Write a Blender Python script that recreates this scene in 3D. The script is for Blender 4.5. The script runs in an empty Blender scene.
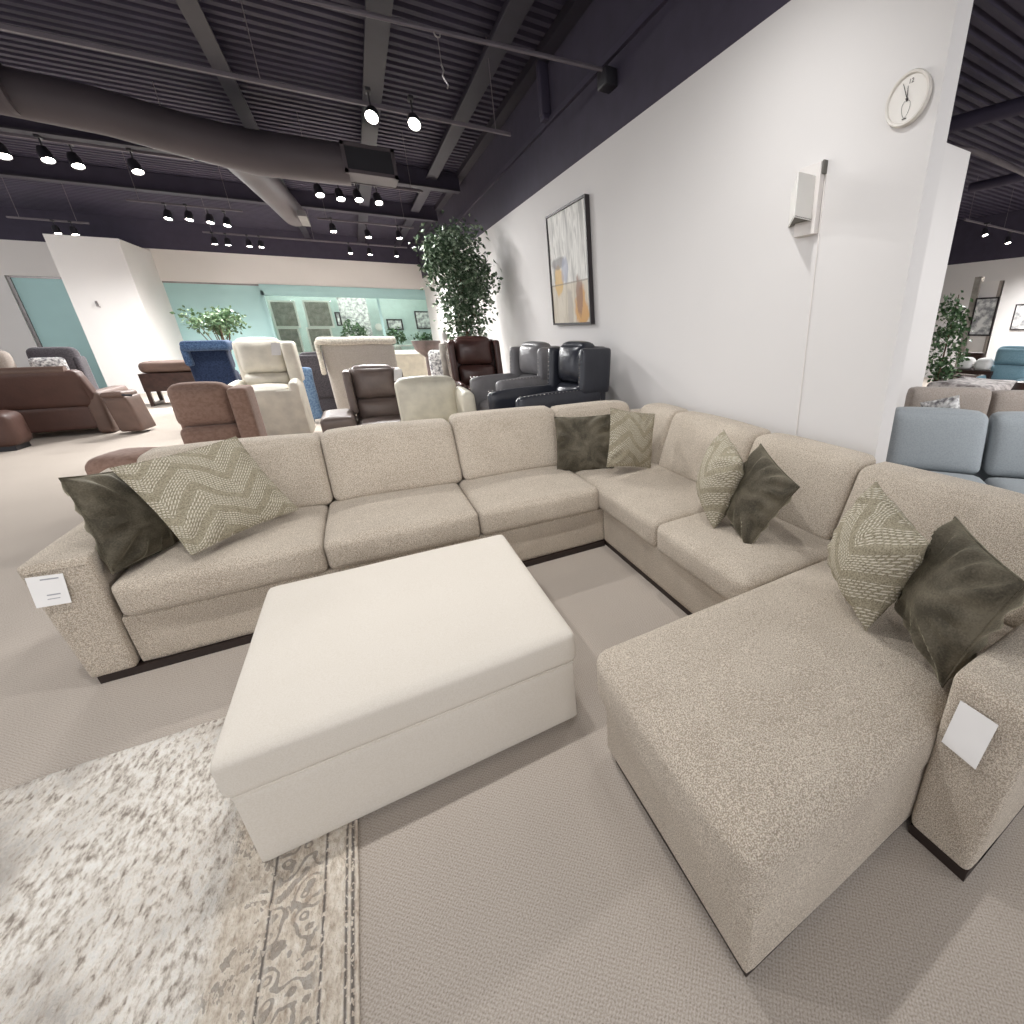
import bpy, bmesh, math, random
from mathutils import Vector, Matrix, noise
random.seed(7)
SC = bpy.context.scene
COL = SC.collection
PI = math.pi
R = math.radians

# ------------------------------------------------------------------ camera
F, CX, CY = 442.45, 649.4, 495.4
ROLL, PITCH, YAW, H = 5.02e-3, -0.36086, -0.55578, 1.4
Bm = Matrix(((1,0,0),(0,0,1),(0,-1,0)))
RC = Matrix.Rotation(YAW,3,'Z') @ Matrix.Rotation(PITCH,3,'X') @ Bm @ Matrix.Rotation(ROLL,3,'Z')
def _ray(u, v): return RC @ Vector(((u-CX)/F, (v-CY)/F, 1))
def atY(u, v, y): d=_ray(u,v); return Vector((0,0,H)) + d*(y/d.y)
def atX(u, v, x): d=_ray(u,v); return Vector((0,0,H)) + d*(x/d.x)
def atZ(u, v, z): d=_ray(u,v); return Vector((0,0,H)) + d*((z-H)/d.z)
cam = bpy.data.cameras.new('camera'); co = bpy.data.objects.new('camera', cam); COL.objects.link(co)
cam.sensor_fit='HORIZONTAL'; cam.sensor_width=36; cam.lens = F/1024*36
cam.shift_x = -(CX-512)/1024; cam.shift_y = (CY-512)/1024
rot = Matrix((RC.col[0], -RC.col[1], -RC.col[2])).transposed()
co.matrix_world = Matrix.Translation((0,0,H)) @ rot.to_4x4()
cam.clip_start=.02; cam.clip_end=100
SC.camera = co

# ------------------------------------------------------------------ materials
def lin(c):
    return tuple((x/255/12.92 if x/255<=.04045 else ((x/255+.055)/1.055)**2.4) for x in c)+(1,)
def newmat(name):
    m=bpy.data.materials.new(name); m.use_nodes=True
    return m, m.node_tree, m.node_tree.nodes['Principled BSDF']
def N(nt, t, **k):
    n=nt.nodes.new(t)
    for a,b in k.items():
        if a in n.inputs: n.inputs[a].default_value=b
        else: setattr(n,a,b)
    return n
def mth(nt, op, a, b=None, c=None):
    n=nt.nodes.new('ShaderNodeMath'); n.operation=op
    for i,v in enumerate((a,b,c)):
        if v is None: continue
        if isinstance(v,(int,float)): n.inputs[i].default_value=v
        else: nt.links.new(v,n.inputs[i])
    return n.outputs[0]
def ramp(nt, fac, stops):
    r=nt.nodes.new('ShaderNodeValToRGB'); e=r.color_ramp.elements
    while len(e)<len(stops): e.new(.5)
    for s,(p,c) in zip(e,stops): s.position=p; s.color=lin(c)
    nt.links.new(fac,r.inputs[0]); return r.outputs[0]
def mixc(nt, fac, a, b):
    n=nt.nodes.new('ShaderNodeMix'); n.data_type='RGBA'
    if isinstance(fac,(int,float)): n.inputs[0].default_value=fac
    else: nt.links.new(fac,n.inputs[0])
    for s,v in ((6,a),(7,b)):
        if isinstance(v,tuple): n.inputs[s].default_value=v
        else: nt.links.new(v,n.inputs[s])
    return n.outputs[2]
def coords(nt, scale=(1,1,1)):
    t=nt.nodes.new('ShaderNodeTexCoord'); mp=nt.nodes.new('ShaderNodeMapping')
    mp.inputs['Scale'].default_value=scale
    nt.links.new(t.outputs['Object'],mp.inputs[0]); return mp.outputs[0]
def bump(nt, p, h, strength, dist):
    b=nt.nodes.new('ShaderNodeBump'); b.inputs['Strength'].default_value=strength; b.inputs['Distance'].default_value=dist
    nt.links.new(h,b.inputs['Height']); nt.links.new(b.outputs[0],p.inputs['Normal'])
def plain(name, c, rough=.6, metal=0, emit=0, var=.06, vs=6, bmp=0, bs=80, coat=0):
    m,nt,p=newmat(name); p.inputs['Roughness'].default_value=rough; p.inputs['Metallic'].default_value=metal
    v=coords(nt); n=N(nt,'ShaderNodeTexNoise',Scale=vs,Detail=3.0); nt.links.new(v,n.inputs[0])
    a=tuple(max(0,x*(1-var)) for x in c); b=tuple(min(255,x*(1+var)) for x in c)
    nt.links.new(ramp(nt,n.outputs[0],[(.3,a),(.7,b)]),p.inputs['Base Color'])
    if coat: p.inputs['Coat Weight'].default_value=coat
    if emit:
        p.inputs['Emission Color'].default_value=lin(c); p.inputs['Emission Strength'].default_value=emit
    if bmp:
        n2=N(nt,'ShaderNodeTexNoise',Scale=bs,Detail=2.0); nt.links.new(v,n2.inputs[0]); bump(nt,p,n2.outputs[0],bmp,.01)
    return m
def fabric(name, c1, c2, scale=130, bmp=.5, dist=.004, sheen=.15, weave=0):
    m,nt,p=newmat(name); p.inputs['Roughness'].default_value=.95; p.inputs['Sheen Weight'].default_value=sheen
    p.inputs['Specular IOR Level'].default_value=.15
    v=coords(nt); n=N(nt,'ShaderNodeTexNoise',Scale=scale,Detail=2.0,Roughness=.6); nt.links.new(v,n.inputs[0])
    n3=N(nt,'ShaderNodeTexNoise',Scale=5.0,Detail=2.0); nt.links.new(v,n3.inputs[0])
    f=mth(nt,'ADD',n.outputs[0],mth(nt,'MULTIPLY',mth(nt,'SUBTRACT',n3.outputs[0],.5),.12))
    h=f
    if weave:
        w=N(nt,'ShaderNodeTexVoronoi',Scale=float(weave)); nt.links.new(v,w.inputs[0])
        h=mth(nt,'SUBTRACT',f,w.outputs[0])
        f=mth(nt,'SUBTRACT',f,mth(nt,'MULTIPLY',mth(nt,'SUBTRACT',w.outputs[0],.35),.25))
    nt.links.new(ramp(nt,f,[(.36,c2),(.6,c1)]),p.inputs['Base Color'])
    bump(nt,p,h,bmp,dist); return m
def leather(name, c, rough=.35, bmp=.25):
    m,nt,p=newmat(name); p.inputs['Roughness'].default_value=rough
    v=coords(nt); n=N(nt,'ShaderNodeTexNoise',Scale=7.0,Detail=5.0); nt.links.new(v,n.inputs[0])
    nt.links.new(ramp(nt,n.outputs[0],[(.3,tuple(x*.93 for x in c)),(.7,tuple(min(255,x*1.04) for x in c))]),p.inputs['Base Color'])
    w=N(nt,'ShaderNodeTexNoise',Scale=16.0,Detail=4.0,Distortion=1.2); nt.links.new(v,w.inputs[0])
    bump(nt,p,w.outputs[0],bmp,.02); return m

M={}
M['sofa']=fabric('boucle_fabric',(220,208,192),(160,147,131),300,.8,.003,weave=330)
M['ottoman']=fabric('ivory_fabric',(214,207,197),(207,199,187),300,.1,.001,sheen=.05)
M['plinth']=plain('dark_plinth',(38,26,22),.5)
M['wall']=plain('wall_paint',(218,215,213),.75,var=.012,vs=.7,bmp=.03,bs=300)
M['wall2']=plain('soffit_paint',(224,219,215),.8,var=.012,vs=.7)
M['teal']=plain('teal_paint',(172,208,208),.6,var=.03,vs=.8)
M['darkwall']=plain('dark_upper_paint',(58,52,68),.8,var=.05)
M['deck']=plain('deck_paint',(56,50,68),.7,var=.08,vs=3)
M['beam']=plain('beam_paint',(44,40,52),.6,var=.08,vs=3)
M['duct']=plain('duct_paint',(84,76,80),.6,var=.05,vs=2)
M['pipe']=plain('pipe_metal',(104,97,103),.6,.2)
M['black']=plain('black_metal',(34,32,38),.5)
M['grey_metal']=plain('grey_metal',(140,135,135),.4,.6)
M['lens']=plain('lamp_lens',(255,248,238),.3,emit=28,var=0)
M['white']=plain('white_plastic',(232,229,224),.5,var=.01)
M['sconce']=plain('sconce_enamel',(228,226,221),.5,var=.01)
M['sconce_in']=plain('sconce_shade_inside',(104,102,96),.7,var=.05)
M['paper']=plain('paper',(240,238,236),.8,var=.01)
M['ink']=plain('print_ink',(165,165,170),.8)
M['clock_case']=plain('clock_rim_plastic',(214,209,201),.4,var=.02)
M['clock_face']=plain('clock_face',(226,222,216),.6,var=.01)
M['clockink']=plain('clock_ink',(60,54,54),.5)
M['frame_dark']=plain('dark_picture_frame',(52,46,48),.5)
M['wire']=plain('thin_wire',(120,112,116),.5,.3)
M['tan_l']=fabric('tan_suede',(156,128,114),(142,114,100),30,.15,.004)
M['brown_l']=leather('brown_leather',(84,58,50),.5,.15)
M['brown_b']=leather('light_brown_leather',(104,82,72),.55,.2)
M['cream_l']=leather('cream_leather',(228,222,204),.45,.25)
M['white_l']=leather('ivory_leather',(226,220,206),.5,.2)
M['beige_f']=fabric('greige_fabric',(200,194,188),(184,177,170),90,.3,.003)
M['beige_q']=fabric('quilted_cream',(226,220,208),(196,188,176),40,.8,.01)
M['navy']=fabric('navy_fabric',(44,58,86),(30,40,64),60,.3,.004)
M['navy2']=fabric('blue_plush',(84,108,142),(50,70,102),60,.7,.01)
M['charcoal']=fabric('charcoal_fabric',(88,84,88),(66,62,66),60,.3,.004)
M['blue_throw']=fabric('light_blue_fabric',(120,146,176),(84,110,144),40,.5,.01)
M['taupe_l']=leather('taupe_leather',(122,108,102),.4,.2)
M['dkbrown_l']=leather('dark_brown_leather',(78,54,50),.25,.25)
M['black_l']=leather('black_leather',(44,46,54),.28,.15)
M['grey_l']=leather('grey_leather',(128,126,128),.35,.2)
M['nail']=plain('nailhead',(190,186,180),.3,.9)
M['slate']=fabric('slate_blue_fabric',(158,164,168),(148,154,158),120,.2,.002)
M['taupe_f']=fabric('taupe_fabric',(164,154,146),(146,136,128),100,.2,.002)
M['blue_f']=fabric('sky_blue_fabric',(142,176,190),(124,160,176),80,.2,.002)
M['pattern']=fabric('grey_white_patterned_fabric',(240,238,236),(120,118,122),26,.3,.004)
M['quilt']=fabric('mottled_bedding',(232,224,220),(150,140,138),9,.5,.01)
M['wood']=plain('dark_wood',(60,42,37),.4,var=.2,vs=12)
M['bark']=plain('bark',(96,80,64),.9,var=.2,vs=30)
M['pot']=plain('dark_pot',(70,62,58),.5)
M['clay']=plain('bronze_urn',(112,98,94),.45,var=.15,vs=9)
M['stone']=plain('grey_column_ceramic',(150,144,136),.6,var=.15,vs=8)

def leafmat(name,c1,c2,c3):
    m,nt,p=newmat(name); p.inputs['Roughness'].default_value=.5
    v=coords(nt); n=N(nt,'ShaderNodeTexNoise',Scale=14.0,Detail=2.0); nt.links.new(v,n.inputs[0])
    nt.links.new(ramp(nt,n.outputs[0],[(.32,c1),(.52,c2),(.68,c3)]),p.inputs['Base Color'])
    return m
M['leaf']=leafmat('ficus_leaf',(46,66,46),(84,108,80),(176,190,166))
M['leaf2']=leafmat('bush_leaf',(46,74,46),(86,116,78),(140,160,124))

def carpet():
    m,nt,p=newmat('woven_carpet'); p.inputs['Roughness'].default_value=.98; p.inputs['Specular IOR Level'].default_value=.1
    v=coords(nt); s=N(nt,'ShaderNodeSeparateXYZ'); 
    n=N(nt,'ShaderNodeTexNoise',Scale=60.0,Detail=2.0); nt.links.new(v,n.inputs[0])
    nt.links.new(v,s.inputs[0])
    k=2*PI/.0115
    jx=mth(nt,'MULTIPLY',n.outputs[0],2.2)
    a=mth(nt,'SINE',mth(nt,'ADD',mth(nt,'MULTIPLY',s.outputs[0],k),jx))
    b=mth(nt,'SINE',mth(nt,'ADD',mth(nt,'MULTIPLY',s.outputs[1],k),jx))
    w=mth(nt,'MULTIPLY',a,b)
    f=N(nt,'ShaderNodeTexNoise',Scale=260.0,Detail=1.0); nt.links.new(v,f.inputs[0])
    g=N(nt,'ShaderNodeTexNoise',Scale=1.3,Detail=3.0); nt.links.new(v,g.inputs[0])
    h=mth(nt,'ADD',mth(nt,'MULTIPLY',w,.11),mth(nt,'MULTIPLY',f.outputs[0],.75))
    h2=mth(nt,'ADD',h,mth(nt,'MULTIPLY',g.outputs[0],.12))
    nt.links.new(ramp(nt,h2,[(.15,(140,130,120)),(.42,(176,166,156)),(.75,(202,193,183))]),p.inputs['Base Color'])
    bump(nt,p,h,.3,.003); return m
M['carpet']=carpet()

def rugmat():
    m,nt,p=newmat('distressed_rug'); p.inputs['Roughness'].default_value=1; p.inputs['Specular IOR Level'].default_value=.1
    L=nt.links
    v=coords(nt); s=N(nt,'ShaderNodeSeparateXYZ'); L.new(v,s.inputs[0]); X,Y=s.outputs[0],s.outputs[1]   # origin at right far corner; rug spans x<0,y<0
    def nz(sc,scale,det=4.0,dist=0.0):
        mp=N(nt,'ShaderNodeMapping'); mp.inputs['Scale'].default_value=sc; L.new(v,mp.inputs[0])
        n=N(nt,'ShaderNodeTexNoise',Scale=scale,Detail=det,Distortion=dist,Roughness=.65); L.new(mp.outputs[0],n.inputs[0]); return n.outputs[0]
    streak=nz((2.4,1,1),30.0,5.0); pile=nz((1.7,1,1),70.0,2.0); big=nz((1,.7,1),2.6,3.0,.6); med=nz((1,1,1),9.0,3.0,2.0)
    # distressed field
    base=ramp(nt,streak,[(.34,(150,140,130)),(.45,(208,199,188)),(.54,(234,228,219)),(.66,(244,241,235))])
    dark=mth(nt,'MULTIPLY',mth(nt,'GREATER_THAN',mth(nt,'ADD',big,mth(nt,'MULTIPLY',streak,.55)),.86),.55)
    d2=N(nt,'ShaderNodeMapRange'); d2.inputs[1].default_value=.72; d2.inputs[2].default_value=.95; L.new(mth(nt,'ADD',big,mth(nt,'MULTIPLY',streak,.55)),d2.inputs[0])
    c=mixc(nt,mth(nt,'MULTIPLY',d2.outputs[0],.7),base,mixc(nt,pile,lin((106,98,92)),lin((186,178,170))))
    # border zone
    def band(lo,hi,soft=.006):
        a=N(nt,'ShaderNodeMapRange'); a.inputs[1].default_value=lo-soft; a.inputs[2].default_value=lo+soft; L.new(X,a.inputs[0])
        b=N(nt,'ShaderNodeMapRange'); b.inputs[1].default_value=hi-soft; b.inputs[2].default_value=hi+soft; b.inputs[3].default_value=1.0; b.inputs[4].default_value=0.0; L.new(X,b.inputs[0])
        return mth(nt,'MULTIPLY',a.outputs[0],b.outputs[0])
    tan=ramp(nt,streak,[(.3,(176,160,144)),(.5,(214,202,186)),(.7,(232,224,212))])
    c=mixc(nt,mth(nt,'MULTIPLY',band(-.30,.1,.02),.9),c,tan)
    # floral scroll band
    mp=N(nt,'ShaderNodeMapping'); mp.inputs['Scale'].default_value=(1,1,1); L.new(v,mp.inputs[0])
    wv=N(nt,'ShaderNodeTexVoronoi',Scale=21.0); wv.feature='SMOOTH_F1'; L.new(mp.outputs[0],wv.inputs[0])
    scroll=mth(nt,'SINE',mth(nt,'ADD',mth(nt,'MULTIPLY',wv.outputs[0],24.0),mth(nt,'MULTIPLY',med,7.0)))
    sc=mth(nt,'MULTIPLY',mth(nt,'GREATER_THAN',mth(nt,'ADD',scroll,mth(nt,'MULTIPLY',mth(nt,'SUBTRACT',streak,.5),4.0)),.35),band(-.185,-.085,.008))
    c=mixc(nt,mth(nt,'MULTIPLY',sc,.6),c,lin((120,112,106)))
    sc2=mth(nt,'MULTIPLY',mth(nt,'GREATER_THAN',mth(nt,'MULTIPLY',med,streak),.30),band(-.30,-.19,.01))
    c=mixc(nt,mth(nt,'MULTIPLY',sc2,.6),c,lin((120,108,98)))
    for x0,w_ in ((-.012,.004),(-.026,.003),(-.075,.003),(-.192,.003)):
        ln=mth(nt,'MULTIPLY',band(x0-w_,x0+w_,.002),mth(nt,'GREATER_THAN',pile,.42))
        c=mixc(nt,mth(nt,'MULTIPLY',ln,.85),c,lin((88,82,80)))
    L.new(c,p.inputs['Base Color'])
    hh=mth(nt,'ADD',mth(nt,'MULTIPLY',pile,.7),mth(nt,'MULTIPLY',streak,.6))
    bump(nt,p,hh,1.0,.012); return m
M['rug']=rugmat()

def velvet(name='olive_velvet',c1=(62,57,47),c2=(104,97,83)):
    m,nt,p=newmat(name); p.inputs['Roughness'].default_value=.75; p.inputs['Sheen Weight'].default_value=.9; p.inputs['Sheen Roughness'].default_value=.35
    p.inputs['Sheen Tint'].default_value=lin((190,184,160)); p.inputs['Specular IOR Level'].default_value=.2
    v=coords(nt,(1,1,1)); n=N(nt,'ShaderNodeTexNoise',Scale=9.0,Detail=5.0,Distortion=.8); nt.links.new(v,n.inputs[0])
    f=N(nt,'ShaderNodeTexNoise',Scale=180.0,Detail=1.0); nt.links.new(v,f.inputs[0])
    a=mth(nt,'ADD',n.outputs[0],mth(nt,'MULTIPLY',mth(nt,'SUBTRACT',f.outputs[0],.5),.35))
    nt.links.new(ramp(nt,a,[(.35,c1),(.72,c2)]),p.inputs['Base Color'])
    bump(nt,p,f.outputs[0],.3,.003); return m
M['velvet']=velvet()
def embroid():
    m,nt,p=newmat('embroidered_olive_fabric'); p.inputs['Roughness'].default_value=.9; p.inputs['Specular IOR Level'].default_value=.15
    L=nt.links; v=coords(nt); s=N(nt,'ShaderNodeSeparateXYZ'); L.new(v,s.inputs[0])
    n=N(nt,'ShaderNodeTexNoise',Scale=5.0,Detail=1.0); L.new(v,n.inputs[0]); f=N(nt,'ShaderNodeTexNoise',Scale=200.0,Detail=1.0); L.new(v,f.inputs[0])
    X,Z=s.outputs[0],s.outputs[2]
    tri=mth(nt,'PINGPONG',mth(nt,'ADD',X,.07),.13)
    t=mth(nt,'ADD',mth(nt,'ADD',Z,mth(nt,'MULTIPLY',tri,.9)),mth(nt,'MULTIPLY',n.outputs[0],.10))
    fr=mth(nt,'FRACT',mth(nt,'MULTIPLY',t,84.0))
    line=mth(nt,'LESS_THAN',mth(nt,'ABSOLUTE',mth(nt,'SUBTRACT',fr,.5)),.2)
    grp=mth(nt,'LESS_THAN',mth(nt,'FRACT',mth(nt,'MULTIPLY',t,9.0)),.68)
    dots=mth(nt,'LESS_THAN',mth(nt,'FRACT',mth(nt,'MULTIPLY',mth(nt,'SUBTRACT',X,mth(nt,'MULTIPLY',Z,.3)),95.0)),.66)
    k=mth(nt,'MULTIPLY',mth(nt,'MULTIPLY',line,grp),dots)
    base=ramp(nt,f.outputs[0],[(.3,(118,110,92)),(.7,(164,156,136))])
    L.new(mixc(nt,mth(nt,'MULTIPLY',k,.8),base,lin((212,205,190))),p.inputs['Base Color'])
    bump(nt,p,mth(nt,'ADD',mth(nt,'MULTIPLY',k,.8),mth(nt,'MULTIPLY',f.outputs[0],.4)),.7,.004); return m
M['embroid']=embroid()

def artmat():
    m,nt,p=newmat('abstract_canvas'); p.inputs['Roughness'].default_value=.6
    L=nt.links; v=coords(nt); s=N(nt,'ShaderNodeSeparateXYZ'); L.new(v,s.inputs[0]); Y,Z=s.outputs[1],s.outputs[2]   # +Y = left in view, Z up, origin centre
    mp=N(nt,'ShaderNodeMapping'); mp.inputs['Scale'].default_value=(1,4.5,1); L.new(v,mp.inputs[0])
    n=N(nt,'ShaderNodeTexNoise',Scale=3.0,Detail=6.0,Distortion=.6); L.new(mp.outputs[0],n.inputs[0])
    n2=N(nt,'ShaderNodeTexNoise',Scale=5.0,Detail=4.0,Distortion=1.0); L.new(v,n2.inputs[0])
    c=ramp(nt,n.outputs[0],[(.3,(150,148,144)),(.45,(196,194,188)),(.58,(226,224,218)),(.7,(180,178,172))])
    def blob(y0,z0,ry,rz,th=1.0):
        a=mth(nt,'POWER',mth(nt,'DIVIDE',mth(nt,'SUBTRACT',Y,y0),ry),2.0); b=mth(nt,'POWER',mth(nt,'DIVIDE',mth(nt,'SUBTRACT',Z,z0),rz),2.0)
        d=mth(nt,'ADD',mth(nt,'ADD',a,b),mth(nt,'MULTIPLY',mth(nt,'SUBTRACT',n2.outputs[0],.5),2.6))
        r=N(nt,'ShaderNodeMapRange'); r.inputs[1].default_value=.7; r.inputs[2].default_value=1.25; r.inputs[3].default_value=1.0; r.inputs[4].default_value=0.0; L.new(d,r.inputs[0]); return r.outputs[0]
    low=N(nt,'ShaderNodeMapRange'); low.inputs[1].default_value=-.14; low.inputs[2].default_value=-.16; L.new(Z,low.inputs[0])
    c=mixc(nt,mth(nt,'MULTIPLY',low.outputs[0],.6),c,lin((196,180,152)))
    for (y0,z0,ry,rz,col,k) in ((.30,-.10,.14,.16,(206,168,98),.9),(.28,.08,.2,.07,(110,104,104),.7),(.10,-.02,.1,.14,(150,156,182),.6),(-.32,-.42,.18,.2,(202,148,70),.95),(-.27,-.30,.09,.2,(130,84,56),.8),(0,-.4,.08,.25,(160,150,140),.6)):
        c=mixc(nt,mth(nt,'MULTIPLY',blob(y0,z0,ry,rz),k),c,lin(col))
    l=mth(nt,'LESS_THAN',mth(nt,'ABSOLUTE',mth(nt,'ADD',Z,.15)),.008)
    c=mixc(nt,mth(nt,'MULTIPLY',l,.6),c,lin((120,108,90)))
    L.new(c,p.inputs['Base Color']); return m
M['art']=artmat()
def glass():
    m,nt,p=newmat('clear_glass'); p.inputs['Base Color'].default_value=lin((236,246,243)); p.inputs['Roughness'].default_value=.02
    p.inputs['Transmission Weight'].default_value=1; p.inputs['IOR'].default_value=1.15; return m
M['glass']=glass()
M['mono_art']=fabric('grey_print',(236,235,232),(150,150,152),9,.0,.001)

# ------------------------------------------------------------------ mesh helpers
def grid_cube(n):
    """unit cube surface with n segments per edge, more near the edges"""
    bm=bmesh.new(); vm={}
    def t(i):
        a=2*i/n-1; return math.copysign(1-(1-abs(a))**1.7,a)
    def V(i,j,k):
        key=(i,j,k)
        if key not in vm: vm[key]=bm.verts.new((t(i),t(j),t(k)))
        return vm[key]
    for a in range(n):
        for b in range(n):
            for s in (0,n):
                q=[(s,a,b),(s,a+1,b),(s,a+1,b+1),(s,a,b+1)]; bm.faces.new([V(*x) for x in (q if s else q[::-1])])
                q=[(a,s,b),(a,s,b+1),(a+1,s,b+1),(a+1,s,b)]; bm.faces.new([V(*x) for x in (q if s else q[::-1])])
                q=[(a,b,s),(a+1,b,s),(a+1,b+1,s),(a,b+1,s)]; bm.faces.new([V(*x) for x in (q if s else q[::-1])])
    return bm
def rbox(lo, hi, r=.03, top=0, front=0, back=0, side=0, n=12, wob=0, fn=None):
    """soft box between two corners, rounded by r, with crowned faces"""
    lo=Vector(lo); hi=Vector(hi); c=(lo+hi)/2; h=(hi-lo)/2; r=min(r,min(h)*.98)
    bm=grid_cube(n)
    for v in bm.verts:
        u=Vector(v.co); p=Vector((u.x*h.x,u.y*h.y,u.z*h.z))
        q=Vector([max(-(h[i]-r),min(h[i]-r,p[i])) for i in range(3)]); d=p-q
        if d.length>1e-9: p=q+d.normalized()*r
        e=[1-min(1,abs(x))**2.4 for x in u]
        if u.z>0: p.z+=top*e[0]*e[1]*u.z
        if u.y<0: p.y-=front*e[0]*e[2]*(-u.y)
        if u.y>0: p.y+=back*e[0]*e[2]*u.y
        p.x+=side*e[1]*e[2]*u.x
        if wob:
            w=c+p; p+=Vector((noise.noise(w*3.1),noise.noise(w*3.1+Vector((7,3,1))),noise.noise(w*3.3+Vector((1,9,4)))))*wob
        p=p+c
        if fn: p=fn(p,u)
        v.co=p
    return bm
def join(*bms):
    out=bmesh.new()
    for b in bms:
        me=bpy.data.meshes.new('t'); b.to_mesh(me); b.free(); out.from_mesh(me); bpy.data.meshes.remove(me)
    return out
def box(lo,hi,bev=0,seg=2):
    bm=bmesh.new(); bmesh.ops.create_cube(bm,size=1); lo=Vector(lo);hi=Vector(hi)
    for v in bm.verts: v.co=Vector([(lo[i]+hi[i])/2+v.co[i]*(hi[i]-lo[i]) for i in range(3)])
    if bev: bmesh.ops.bevel(bm,geom=bm.edges[:],offset=bev,segments=seg,affect='EDGES',profile=.5)
    return bm
def tube(pts,r,seg=10,cap=True):
    bm=bmesh.new(); pts=[Vector(p) for p in pts]; rings=[]
    rr=r if isinstance(r,(list,tuple)) else [r]*len(pts)
    d0=(pts[1]-pts[0]).normalized(); up=Vector((0,0,1)) if abs(d0.z)<.9 else Vector((1,0,0)); a=d0.cross(up).normalized()
    for i,p in enumerate(pts):
        d=(pts[min(i+1,len(pts)-1)]-pts[max(i-1,0)]).normalized(); a=(a-d*a.dot(d)).normalized(); b=d.cross(a)
        rings.append([bm.verts.new(p+(a*math.cos(2*PI*k/seg)+b*math.sin(2*PI*k/seg))*rr[i]) for k in range(seg)])
    for r0,r1 in zip(rings,rings[1:]):
        for k in range(seg): bm.faces.new((r0[k],r0[(k+1)%seg],r1[(k+1)%seg],r1[k]))
    if cap: bm.faces.new(rings[0][::-1]); bm.faces.new(rings[-1])
    bmesh.ops.recalc_face_normals(bm,faces=bm.faces[:])
    return bm
def lathe(prof,seg=24,c=(0,0,0),axis=None):
    bm=bmesh.new(); c=Vector(c); rings=[]
    for r,z in prof:
        rings.append([bm.verts.new(c+Vector((r*math.cos(2*PI*k/seg),r*math.sin(2*PI*k/seg),z))) for k in range(seg)])
    for r0,r1 in zip(rings,rings[1:]):
        for k in range(seg): bm.faces.new((r0[k],r0[(k+1)%seg],r1[(k+1)%seg],r1[k]))
    bm.faces.new(rings[0][::-1]); bm.faces.new(rings[-1])
    bmesh.ops.recalc_face_normals(bm,faces=bm.faces[:])
    return bm
def poly(pts,thick=None):
    """flat polygon, optionally given thickness along a vector"""
    bm=bmesh.new(); vs=[bm.verts.new(p) for p in pts]; f=bm.faces.new(vs)
    if thick is not None:
        g=bmesh.ops.extrude_face_region(bm,geom=[f]); 
        for v in g['geom']:
            if isinstance(v,bmesh.types.BMVert): v.co+=Vector(thick)
        bmesh.ops.recalc_face_normals(bm,faces=bm.faces[:])
    return bm
def link(name,bm,mat,parent=None,world=False,smooth=True,loc=None):
    if loc is not None: bmesh.ops.translate(bm,vec=-Vector(loc),verts=bm.verts[:])
    if world and parent is not None:
        bm.transform(parent.matrix_basis.inverted() if parent.parent is None else (parent.parent.matrix_basis@parent.matrix_basis).inverted())
    me=bpy.data.meshes.new(name); bm.to_mesh(me); bm.free(); me.materials.append(mat)
    if smooth:
        me.polygons.foreach_set('use_smooth',[True]*len(me.polygons))
        try: me.set_sharp_from_angle(angle=R(50))
        except Exception: pass
    o=bpy.data.objects.new(name,me); COL.objects.link(o)
    if parent is not None: o.parent=parent
    if loc is not None: o.location=loc
    return o
def tag(o,label,cat,group=None,kind=None):
    if label: o['label']=label
    if cat: o['category']=cat
    if group: o['group']=group
    if kind: o['kind']=kind
    return o
def thing(name,label,cat,loc=(0,0,0),rz=0,group=None):
    o=bpy.data.objects.new(name,None); COL.objects.link(o); o.location=loc; o.rotation_euler=(0,0,rz); o.empty_display_size=.1
    o.matrix_basis=Matrix.Translation(loc)@Matrix.Rotation(rz,4,'Z')
    return tag(o,label,cat,group)
def structure(name,bm,mat,smooth=False):
    o=link(name,bm,mat,smooth=smooth); o['kind']='structure'; return o
def copytree(o,parent=None):
    c=o.copy(); COL.objects.link(c)
    if parent is not None: c.parent=parent
    for ch in list(o.children): copytree(ch,c)
    return c

# ------------------------------------------------------------------ room shell
W=2.19; WT=2.95; CZ=4.02
structure('floor',box((-14,-6,-.1),(18,21.5,0)),M['carpet'])
wr=structure('wall_right',box((W,1.28,0),(W+.11,17.5,WT)),M['wall'])
structure('wall_right_upper',box((W,-6,WT),(W+.11,17.5,CZ)),M['darkwall'])
structure('wall_return',box((W+.11,2.69,0),(5.28,2.85,WT)),M['wall'])
structure('wall_back_soffit',box((-14,17.5,2.62),(W,17.8,3.36)),M['wall2'])
structure('wall_back_upper',box((-14,17.5,3.36),(18,17.8,CZ)),M['darkwall'])
structure('wall_back_teal',join(box((-6.63,17.6,0),(-2.03,17.8,2.62))),M['teal'])
structure('wall_back_left',box((-14,17.5,0),(-6.63,17.8,2.62)),M['wall'])
structure('trim_1',box((-6.63,17.56,0),(-6.58,17.62,2.62)),M['grey_metal'])
structure('trim_2',box((-6.6,17.56,2.58),(W,17.62,2.63)),M['grey_metal'])
structure('wall_column',box((-5.12,15.57,0),(-4.03,17.6,3.3)),M['wall'])
structure('wall_far_right',box((14.1,-6,0),(14.3,17.5,2.98)),M['wall'])
structure('wall_far_right_upper',box((14.1,-6,2.98),(14.3,17.5,CZ)),M['darkwall'])
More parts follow.
